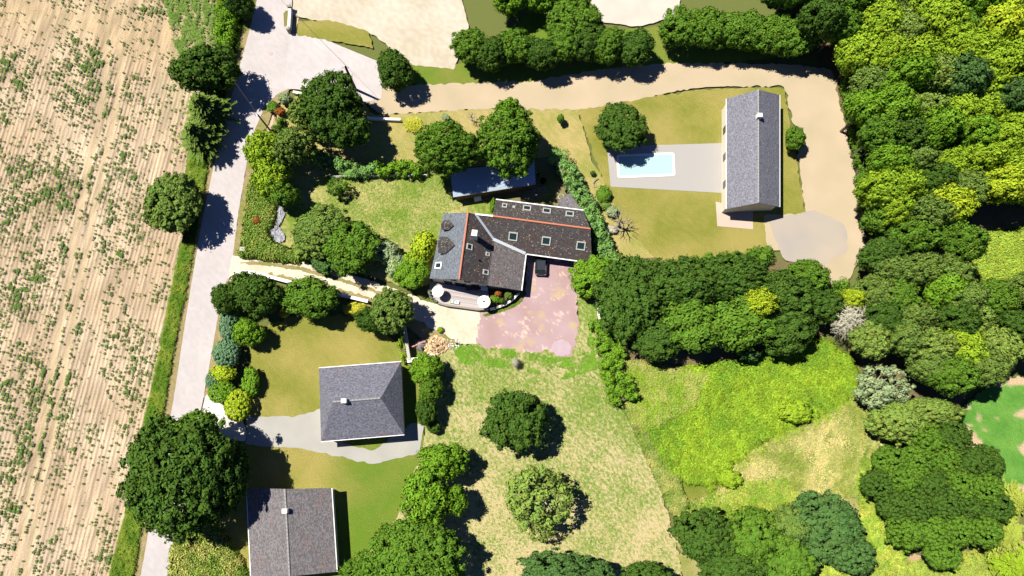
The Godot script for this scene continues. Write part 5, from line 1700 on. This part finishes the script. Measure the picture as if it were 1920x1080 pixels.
# ------------------------------------------------------------------ ground cover (nobody could count it)
func ground_cover():
	var J = func(c: Color, s: float) -> Color:
		var v = rng.randf_range(1.0 - s, 1.0 + s)
		return Color(c.r * v * rng.randf_range(0.9, 1.12), c.g * v, c.b * v)
	var white = M.leaf_white
	scatter("verge_grass", "long green grass on the verge between field and road", "grass", [[408, -20], [405, 100], [380, 190], [356, 300], [346, 440], [318, 565], [302, 650], [270, 800], [242, 945], [200, 1100], [248, 1100], [272, 945], [302, 800], [328, 650], [347, 560], [368, 440], [392, 300], [420, 190], [446, 100], [460, -20]], 9000, G.blade, white, 0.35, 0.75, func(x, z): return J.call(mixc(Color(0.075, 0.155, 0.015), Color(0.17, 0.23, 0.03), 0.4 + n2(x, z, 0.3)), 0.25))
	scatter("bracken", "bright yellow green bracken covering the meadow", "bracken", [[1180, 700], [1230, 705], [1300, 690], [1400, 680], [1500, 625], [1560, 650], [1605, 690], [1600, 735], [1540, 775], [1450, 810], [1390, 850], [1330, 905], [1290, 900], [1250, 880], [1215, 820], [1180, 760]], 6500, G.clump[0], white, 0.35, 0.85, func(x, z): return J.call(mixc(Color(0.20, 0.315, 0.022), Color(0.11, 0.215, 0.02), 0.35 + 0.9 * n2(x, z, 0.12) + 0.5 * n2(x, z, 0.5)), 0.28), null, 0.9)
	scatter("meadow_weeds", "pale weeds and grasses on the upper side of the meadow", "weeds", [[1140, 640], [1180, 680], [1250, 690], [1330, 700], [1300, 760], [1220, 800], [1185, 790], [1160, 720]], 4200, G.clump[1], white, 0.25, 0.62, func(x, z): return J.call(mixc(Color(0.17, 0.27, 0.03), Color(0.30, 0.32, 0.10), 0.5 + n2(x, z, 0.3)), 0.22), null, 1.2)
	scatter("boundary_weeds", "rough green weeds between the dry lawn and meadow", "weeds", [[1165, 750], [1190, 760], [1230, 850], [1270, 900], [1290, 960], [1265, 965], [1235, 900], [1190, 800]], 1500, G.clump[1], white, 0.22, 0.6, func(x, z): return J.call(mixc(Color(0.12, 0.20, 0.03), Color(0.30, 0.32, 0.10), 0.4 + n2(x, z, 0.4)), 0.25), null, 1.2)
	scatter("tall_dry_grass", "straw coloured tall grass in the lower meadow", "grass", [[1290, 940], [1340, 930], [1400, 850], [1470, 815], [1560, 775], [1615, 735], [1630, 810], [1600, 890], [1600, 930], [1480, 940], [1400, 930], [1320, 960]], 9000, G.blade, white, 0.35, 0.75, func(x, z): return J.call(mixc(Color(0.20, 0.25, 0.05), Color(0.50, 0.44, 0.20), 0.5 + 1.1 * n2(x, z, 0.18)), 0.2))
	scatter("roadside_scrub", "low green scrub between the road and the tarpaulin", "scrub", [[478, 330], [500, 380], [515, 390], [508, 420], [495, 440], [520, 465], [560, 478], [560, 490], [458, 478], [462, 440], [470, 380]], 2200, G.clump[0], white, 0.3, 0.8, func(x, z): return J.call(mixc(Color(0.12, 0.22, 0.03), Color(0.22, 0.28, 0.06), 0.5 + n2(x, z, 0.3)), 0.22), null, 1.6)
	scatter("south_lawn_tufts", "green tufts scattered over the straw coloured south lawn", "grass", [[830, 690], [950, 660], [1080, 670], [1120, 620], [1140, 720], [1190, 820], [1235, 930], [1260, 1070], [880, 1080], [900, 960], [830, 800]], 9000, G.blade, white, 0.16, 0.34, func(x, z): return J.call(mixc(Color(0.13, 0.25, 0.03), Color(0.30, 0.33, 0.10), 0.4 + n2(x, z, 0.3)), 0.2), func(x, z): return clampf(0.5 - 0.9 * n2(x, z, 0.09), 0.05, 1.0), 0.7)
	scatter("west_lawn_tufts", "short green tufts on the lawn west of the house", "grass", [[600, 370], [640, 340], [850, 335], [900, 375], [835, 400], [810, 460], [740, 470], [660, 410]], 4500, G.blade, white, 0.14, 0.3, func(x, z): return J.call(mixc(Color(0.13, 0.25, 0.03), Color(0.28, 0.32, 0.09), 0.4 + n2(x, z, 0.3)), 0.2), null, 0.7)
	scatter("court_weeds", "green weeds along the lower edge of the pink gravel court", "weeds", [[850, 650], [900, 650], [960, 655], [1030, 670], [1080, 670], [1110, 620], [1118, 690], [1060, 710], [960, 690], [860, 680]], 1500, G.tuft[1], white, 0.14, 0.34, func(x, z): return J.call(Color(0.12, 0.25, 0.025), 0.25), func(x, z): return clampf(0.2 + 1.6 * n2(x, z, 0.22), 0.01, 1.0), 0.8)
	scatter("field_weeds", "green weeds growing in the rows at the top corner of the field", "weeds", [[305, -20], [402, -20], [400, 85], [350, 130], [325, 80]], 1700, G.tuft[0], white, 0.18, 0.38, func(x, z): return J.call(Color(0.12, 0.20, 0.04), 0.3), func(x, z): return clampf(0.4 + 1.2 * n2(x * 2.0, z * 0.4, 0.5), 0.05, 1.0))
	scatter("lower_roadside_scrub", "rough yellow green scrub beside the lower road", "scrub", [[332, 1000], [400, 985], [440, 1030], [470, 1090], [322, 1090]], 1100, G.clump[0], white, 0.25, 0.75, func(x, z): return J.call(mixc(Color(0.13, 0.23, 0.03), Color(0.34, 0.36, 0.10), 0.5 + n2(x, z, 0.3)), 0.25), null, 1.4)
	scatter("meadow_undergrowth", "mixed green and olive weeds dotted through the straw coloured grass", "weeds", [[1275, 950], [1340, 925], [1400, 850], [1480, 805], [1570, 765], [1630, 730], [1690, 800], [1640, 900], [1600, 930], [1480, 945], [1400, 940], [1330, 975]], 2600, G.clump[1], white, 0.16, 0.6, func(x, z): return J.call(mixc(Color(0.12, 0.20, 0.025), Color(0.36, 0.35, 0.13), 0.45 + 0.9 * n2(x, z, 0.22)), 0.28), func(x, z): return clampf(0.45 + 1.3 * n2(x, z, 0.13), 0.04, 1.0), 0.8)
	scatter("plantation_edge_weeds", "yellow green weeds filling the gap beside the dense plantation", "weeds", [[1600, 900], [1650, 850], [1690, 850], [1660, 960], [1700, 1060], [1620, 1090], [1500, 1090], [1560, 1000], [1620, 980]], 2200, G.clump[0], white, 0.2, 0.65, func(x, z): return J.call(mixc(Color(0.16, 0.27, 0.03), Color(0.30, 0.36, 0.06), 0.5 + n2(x, z, 0.3)), 0.25), null, 0.9)
	scatter("lower_meadow_weeds", "fresh green weeds along the upper side of the lower grove", "weeds", [[1270, 960], [1330, 935], [1400, 905], [1470, 900], [1500, 940], [1440, 965], [1360, 970], [1280, 1000]], 1700, G.clump[0], white, 0.25, 0.75, func(x, z): return J.call(mixc(Color(0.14, 0.25, 0.025), Color(0.25, 0.31, 0.05), 0.5 + n2(x, z, 0.3)), 0.25), func(x, z): return clampf(0.6 + 1.2 * n2(x, z, 0.2), 0.05, 1.0), 0.9)
	scatter("bracken_fringe", "loose bracken plants straying from the meadow into the dry grass", "bracken", [[1330, 930], [1400, 870], [1470, 825], [1560, 785], [1625, 735], [1600, 690], [1540, 740], [1440, 790], [1370, 840], [1310, 890]], 1100, G.clump[0], white, 0.2, 0.6, func(x, z): return J.call(Color(0.18, 0.28, 0.025), 0.3), func(x, z): return clampf(0.3 + 1.5 * n2(x, z, 0.25), 0.02, 1.0), 0.9)
	scatter("white_umbels", "white flowering umbels scattered through the meadow weeds", "flowers", [[1180, 700], [1290, 690], [1330, 720], [1290, 800], [1240, 880], [1200, 800]], 140, G.clump[1], white, 0.08, 0.2, func(x, z): return J.call(Color(0.65, 0.66, 0.50), 0.15), null, 3.0)
	scatter("pasture_edge_weeds", "yellow green weeds around the south clearing", "weeds", [[1640, 1040], [1700, 1060], [1840, 1040], [1860, 1090], [1620, 1090]], 900, G.clump[0], white, 0.25, 0.6, func(x, z): return J.call(Color(0.22, 0.29, 0.05), 0.25), func(x, z): return clampf(0.5 + n2(x, z, 0.2), 0.05, 1.0))
	scatter("clearing_weeds", "yellow green undergrowth in the wood's clearing", "undergrowth", [[1785, 460], [1860, 440], [1960, 430], [1960, 520], [1850, 525], [1795, 515]], 2200, G.clump[1], white, 0.35, 0.8, func(x, z): return J.call(Color(0.22, 0.32, 0.04), 0.25), null, 1.3)

# ------------------------------------------------------------------ small things
func small_things():
	# tarpaulin on the ground among the shrubs
	var b = Bag.new()
	var base = up(514, 422)
	var pts = flat([[518, 386], [532, 388], [536, 402], [524, 425], [534, 440], [535, 452], [520, 458], [506, 450], [492, 438], [502, 424], [508, 402]])
	for k in pts.size(): pts[k] -= Vector2(base.x, base.z)
	var lo = pts[0]; var hi = pts[0]
	for p in pts:
		lo = lo.min(p); hi = hi.max(p)
	var c = 0.16
	var nx = int((hi.x - lo.x) / c); var ny = int((hi.y - lo.y) / c)
	var hgt = func(p: Vector2) -> float: return 0.16 + 0.22 * absf(nz.get_noise_2d(p.x * 0.55, p.y * 0.55)) + 0.10 * absf(nz2.get_noise_2d(p.x * 1.4, p.y * 1.4))
	for j in ny:
		for i in nx:
			var p = lo + Vector2(i + 0.5, j + 0.5) * c
			if not Geometry2D.is_point_in_polygon(p, pts): continue
			var q = []
			for d in [Vector2(0, 0), Vector2(1, 0), Vector2(1, 1), Vector2(0, 1)]:
				var e = lo + (Vector2(i, j) + d) * c
				q.append(Vector3(e.x, hgt.call(e), e.y))
			b.quad(q[0], q[1], q[2], q[3])
	var tp = thing("tarpaulin", "crumpled blue grey tarpaulin laid among the roadside shrubs", "tarpaulin", base)
	obj("sheet", b.mesh(), M.tarp, tp)
	for k in 7:
		var a = Vector3(rng.randf_range(-0.9, 0.6), 0.42, rng.randf_range(-2.2, 2.2))
		var st = Bag.new(); st.tube(a, a + Vector3(rng.randf_range(-0.9, 0.9), 0.05, rng.randf_range(-1.2, 1.2)), 0.05, 0.03, 6); obj("weighting_branch", st.mesh(), M.bark, tp)
	# meter box by the drive
	base = up(458.5, 470)
	var mb = thing("meter_box", "small pale concrete meter box at the mouth of the drive", "box", base)
	b = Bag.new(); b.box(Vector3(0, 0.5, 0), Vector3(0.6, 1.0, 0.5)); obj("body", b.mesh(), M.concrete, mb)
	b = Bag.new(); b.box(Vector3(0, 1.03, 0), Vector3(0.72, 0.07, 0.62)); obj("lid", b.mesh(), M.concrete, mb)
	# manhole cover
	base = up(508, 101)
	b = Bag.new(); b.lathe([[0.0, 0.052], [0.30, 0.052], [0.32, 0.046], [0.34, 0.03]], base, 18)
	var mh = obj("manhole_cover", b.mesh(), plain(lin(0.33, 0.25, 0.23), 0.8))
	tag(mh, "round reddish manhole cover in the road at the junction", "manhole cover")
	# road sign
	base = up(399, 664)
	var sg = thing("road_marker", "small white marker post at the road edge by the hedge", "marker post", base)
	b = Bag.new(); b.tube(Vector3.ZERO, Vector3(0, 1.0, 0), 0.06, 0.06, 8); obj("post", b.mesh(), M.white, sg)
	b = Bag.new(); b.box(Vector3(-0.1, 1.05, 0), Vector3(0.5, 0.18, 0.05)); obj("plate", b.mesh(), M.white, sg)
	# heap of split logs
	base = up(817, 648)
	var lp = thing("log_heap", "loose heap of pale split firewood at the edge of the drive", "firewood", base)
	b = Bag.new()
	b.quad(Vector3(-0.11, 0, -0.22), Vector3(0.11, 0, -0.22), Vector3(0.11, 0, 0.22), Vector3(-0.11, 0, 0.22))
	b.quad(Vector3(-0.11, 0, -0.22), Vector3(-0.11, 0, 0.22), Vector3(0, 0.17, 0.22), Vector3(0, 0.17, -0.22))
	b.quad(Vector3(0.11, 0, 0.22), Vector3(0.11, 0, -0.22), Vector3(0, 0.17, -0.22), Vector3(0, 0.17, 0.22))
	b.tri(Vector3(-0.11, 0, 0.22), Vector3(0.11, 0, 0.22), Vector3(0, 0.17, 0.22)); b.tri(Vector3(0.11, 0, -0.22), Vector3(-0.11, 0, -0.22), Vector3(0, 0.17, -0.22))
	var lm = b.mesh()
	for k in 210:
		var r = sqrt(rng.randf()); var an = rng.randf() * TAU
		var p = Vector3(cos(an) * r * 1.75, 0, sin(an) * r * 1.35)
		p.y = (1.0 - r) * 0.75 * rng.randf_range(0.55, 1.0) + 0.04
		var o = obj("log", lm, [M.log, M.log2, M.log2, M.log, M.log3][k % 5], lp)
		o.transform = Transform3D(Basis.from_euler(Vector3(rng.randf_range(-0.6, 0.6), rng.randf() * TAU, rng.randf_range(-1.2, 1.2))).scaled(Vector3.ONE * rng.randf_range(0.7, 1.15)), p)
	# rubble beside the heap
	base = up(848, 645)
	var rb = thing("rubble_heap", "small spread of grey stones beside the firewood", "rubble", base)
	var sm = SphereMesh.new(); sm.radius = 0.1; sm.height = 0.16; sm.radial_segments = 6; sm.rings = 3
	for k in 60:
		var o = obj("stone", sm, [M.stone, M.concrete, M.white_wall][k % 3], rb)
		var an = rng.randf() * TAU; var r = sqrt(rng.randf()) * 1.2
		o.position = Vector3(cos(an) * r, 0.05, sin(an) * r * 0.8)
		o.scale = Vector3(rng.randf_range(0.6, 1.5), rng.randf_range(0.6, 1.1), rng.randf_range(0.6, 1.5))
		o.rotation.y = rng.randf() * TAU
	# covered heap with a plank
	base = up(787, 646)
	var th = thing("covered_heap", "dark heap under a grey sheet with a reddish plank across it", "heap", base)
	b = Bag.new()
	var seg = 20
	var rings = 6
	for j in rings:
		for i in seg:
			var a0 = TAU * i / seg; var a1 = TAU * (i + 1) / seg
			var q = []
			for e in [[a0, j], [a1, j], [a1, j + 1], [a0, j + 1]]:
				var f: float = e[1] / float(rings)
				var rr = f * (1.0 + 0.12 * sin(e[0] * 5.0 + 1.0) + 0.06 * sin(e[0] * 11.0))
				q.append(Vector3(cos(e[0]) * rr * 1.05, 0.75 * (1.0 - f * f) + 0.06 * sin(e[0] * 7.0 + f * 9.0) * f, sin(e[0]) * rr * 0.85))
			b.quad(q[0], q[1], q[2], q[3])
	obj("sheet", b.mesh(), plain(lin(0.17, 0.16, 0.18), 0.6), th)
	b = Bag.new(); b.bar(Vector3(-1.05, 0.70, 0.42), Vector3(0.95, 0.82, -0.45), 0.16, 0.06); obj("plank", b.mesh(), plain(lin(0.42, 0.20, 0.13), 0.85), th)
	# wooden offcut on the lawn
	base = up(841, 727)
	var oc = thing("wood_offcut", "pale orange offcut of wood lying on the lawn's edge", "wood", base)
	for k in 3:
		b = Bag.new(); b.box(Vector3(0, 0.06 + 0.05 * k, 0), Vector3(0.75, 0.05, 0.12), Basis(Vector3.UP, k * 1.1)); obj("board", b.mesh(), M.log, oc)
	# yard clutter
	base = up(1018, 342)
	var bin = thing("garden_bin", "dark green plastic bin at the end of the shed", "bin", base, 0.2)
	b = Bag.new(); b.lathe([[0.32, 0.0], [0.42, 1.0], [0.45, 1.02], [0.3, 1.12], [0.0, 1.14]], Vector3.ZERO, 16); obj("drum", b.mesh(), M.green_plastic, bin)
	b = Bag.new(); b.box(Vector3(0, 1.15, 0.3), Vector3(0.3, 0.05, 0.1)); obj("handle", b.mesh(), M.black, bin)
	base = up(1016, 356)
	var pal = thing("pallet", "grey wooden pallet lying in the shaded yard", "pallet", base, 0.15)
	for k in 7:
		b = Bag.new(); b.box(Vector3(-0.54 + 0.18 * k, 0.14, 0), Vector3(0.11, 0.03, 0.95)); obj("slat", b.mesh(), M.wood, pal)
	for k in 3:
		b = Bag.new(); b.box(Vector3(0, 0.06, -0.4 + 0.4 * k), Vector3(1.2, 0.12, 0.1)); obj("bearer", b.mesh(), M.wood, pal)
	base = up(1052, 369)
	b = Bag.new()
	for k in 20:
		var a0 = TAU * k / 20; var a1 = TAU * (k + 1) / 20
		b.tube(base + Vector3(cos(a0) * 0.42, 0.06, sin(a0) * 0.42), base + Vector3(cos(a1) * 0.42, 0.06, sin(a1) * 0.42), 0.05, 0.05, 6)
	var ho = obj("hose_coil", b.mesh(), plain(lin(0.35, 0.38, 0.36), 0.6))
	tag(ho, "grey hose ring lying by the annex", "hose")
	for q in [[1062, 360, "white"], [1051, 338, "white"], [1008, 328, "white"], [1064, 352, "concrete"]]:
		base = up(q[0], q[1])
		var pt = thing("yard_tub", "pale tub standing against the yard wall", "tub", base, 0.0, "pale tubs in the yard")
		b = Bag.new(); b.lathe([[0.16, 0.0], [0.24, 0.4], [0.27, 0.42], [0.22, 0.42], [0.2, 0.3], [0.0, 0.28]], Vector3.ZERO, 12); obj("tub", b.mesh(), M[q[2]], pt)
	base = up(896, 375)
	var bd = thing("leaning_board", "pale board sticking out from under the shed eave", "board", base, 0.2)
	b = Bag.new(); b.box(Vector3(0, 0.5, 0), Vector3(1.1, 0.05, 0.7), Basis(Vector3.RIGHT, 0.5)); obj("panel", b.mesh(), M.zinc_pale, bd)
	# garden plants of the dry lawn
	base = up(775, 236)
	var ph = thing("spiky_plant", "round clump of yellow green sword leaves in the dry lawn", "plant", base)
	for k in 26:
		var an = k * 2.4; var d = sqrt(k / 26.0) * 1.35
		var o = obj("leaf_fan", G.frond, leaf_mat(0.36, 0.38, 0.04) if k == 0 else (ph.get_child(0) as MeshInstance3D).material_override, ph)
		o.position = Vector3(cos(an) * d, 0.1 + 0.25 * (1.0 - d / 1.4), sin(an) * d * 0.8); o.rotation.y = an; o.scale = Vector3(0.75, 1.0, 0.75)
	for q in [["small_shrub", "grey green low shrub in the dry lawn beyond the spiky plant", 835, 219, 8, 7, 1.0, "l_grey", "shrub"],
		["small_shrub", "small upright green shrub with a long shadow on the dry lawn", 1051, 224, 6, 9, 2.0, "l_mid", "shrub"],
		["small_shrub", "dark little shrub on the grass beside the climber hedge", 1111, 325, 5, 5, 0.9, "l_dark", "shrub"],
		["small_shrub", "green frondy shrub in the neighbour's border", 1130, 365, 14, 18, 1.6, "l_mid", "shrub"],
		["small_shrub", "olive ground shrub in the neighbour's border", 1132, 385, 12, 9, 0.9, "l_olive", "shrub"],
		["small_shrub", "grey dry shrub at the bend of the neighbour's border", 1148, 395, 12, 11, 1.4, "l_grey", "shrub"],
		["small_shrub", "pale straw shrub below the grey dry one", 1148, 430, 12, 9, 1.0, "l_silver", "shrub"],
		["small_shrub", "pale green shrub at the junction corner", 534, 183, 11, 12, 1.8, "l_grey", "shrub"],
		["small_shrub", "orange brown shrub at the head of the corner hedge", 526, 208, 10, 8, 1.6, "l_rust", "shrub"],
		["small_shrub", "fresh green roadside shrub inside the junction corner", 512, 200, 10, 13, 1.2, "l_mid", "shrub"],
		["small_shrub", "brown withered shrub left of the tarpaulin", 483, 414, 8, 7, 1.4, "l_rust", "shrub"],
		["small_shrub", "green climber bush at the end of the wing gable", 925, 388, 6, 14, 2.6, "l_fresh", "shrub"],
		["small_shrub", "silvery twiggy cone shaped shrub on the south lawn", 967, 680, 9, 11, 1.8, "l_silver", "weeping"],
		["small_shrub", "dark twiggy shrub left of the maple group", 812, 800, 12, 14, 2.0, "l_dark", "shrub"],
		["small_shrub", "green weed clump beside the firewood heap", 826, 618, 6, 6, 0.8, "l_bright", "shrub"]]:
		tree(q[0], q[1], q[8], q[2], q[3], q[4], q[5], q[6], M[q[7]])
	# bare dead trees
	for q in [[1158, 424, 4.2, "bare grey dead tree leaning at the neighbour's border"], [885, 226, 2.0, "bare brown dead shrub on the dry lawn by the shed trees"], [1607, 292, 6.0, "bare pale dead branches at the edge of the wood"], [1570, 60, 8.0, "bare grey dead crown among the wood's trees"]]:
		base = up(q[0], q[1])
		var dt = thing("dead_tree", q[3], "tree", base)
		var tk = obj("trunk", G.trunk[1], M.dead, dt)
		tk.scale = Vector3(q[2] * 0.8, q[2], q[2] * 0.8)
		var tw = Bag.new()
		for k in 26:
			var an = rng.randf() * TAU
			var a = Vector3(cos(an), 0, sin(an)) * q[2] * rng.randf_range(0.08, 0.35) + Vector3(0, q[2] * rng.randf_range(0.5, 0.85), 0)
			tw.tube(a, a + Vector3(cos(an), rng.randf_range(-0.2, 0.8), sin(an)) * q[2] * 0.22, 0.03, 0.008, 5)
		obj("twigs", tw.mesh(), M.pale_bark, dt)
	# branch arch in the neighbour's border
	base = up(1116, 345)
	b = Bag.new()
	var prev = Vector3(-0.2, 0.1, 0.5)
	for p in [Vector3(-0.35, 0.3, -0.1), Vector3(-0.1, 0.45, -0.6), Vector3(0.4, 0.4, -0.9)]:
		b.tube(prev, p, 0.08, 0.07, 7)
		prev = p
	b.tube(Vector3(-0.2, 0.1, 0.5), Vector3(0.3, 0.1, 0.45), 0.07, 0.05, 7)
	var br = thing("driftwood", "pale bent branch set up in the neighbour's border", "branch", base)
	obj("branch", b.mesh(), M.pale_bark, br)
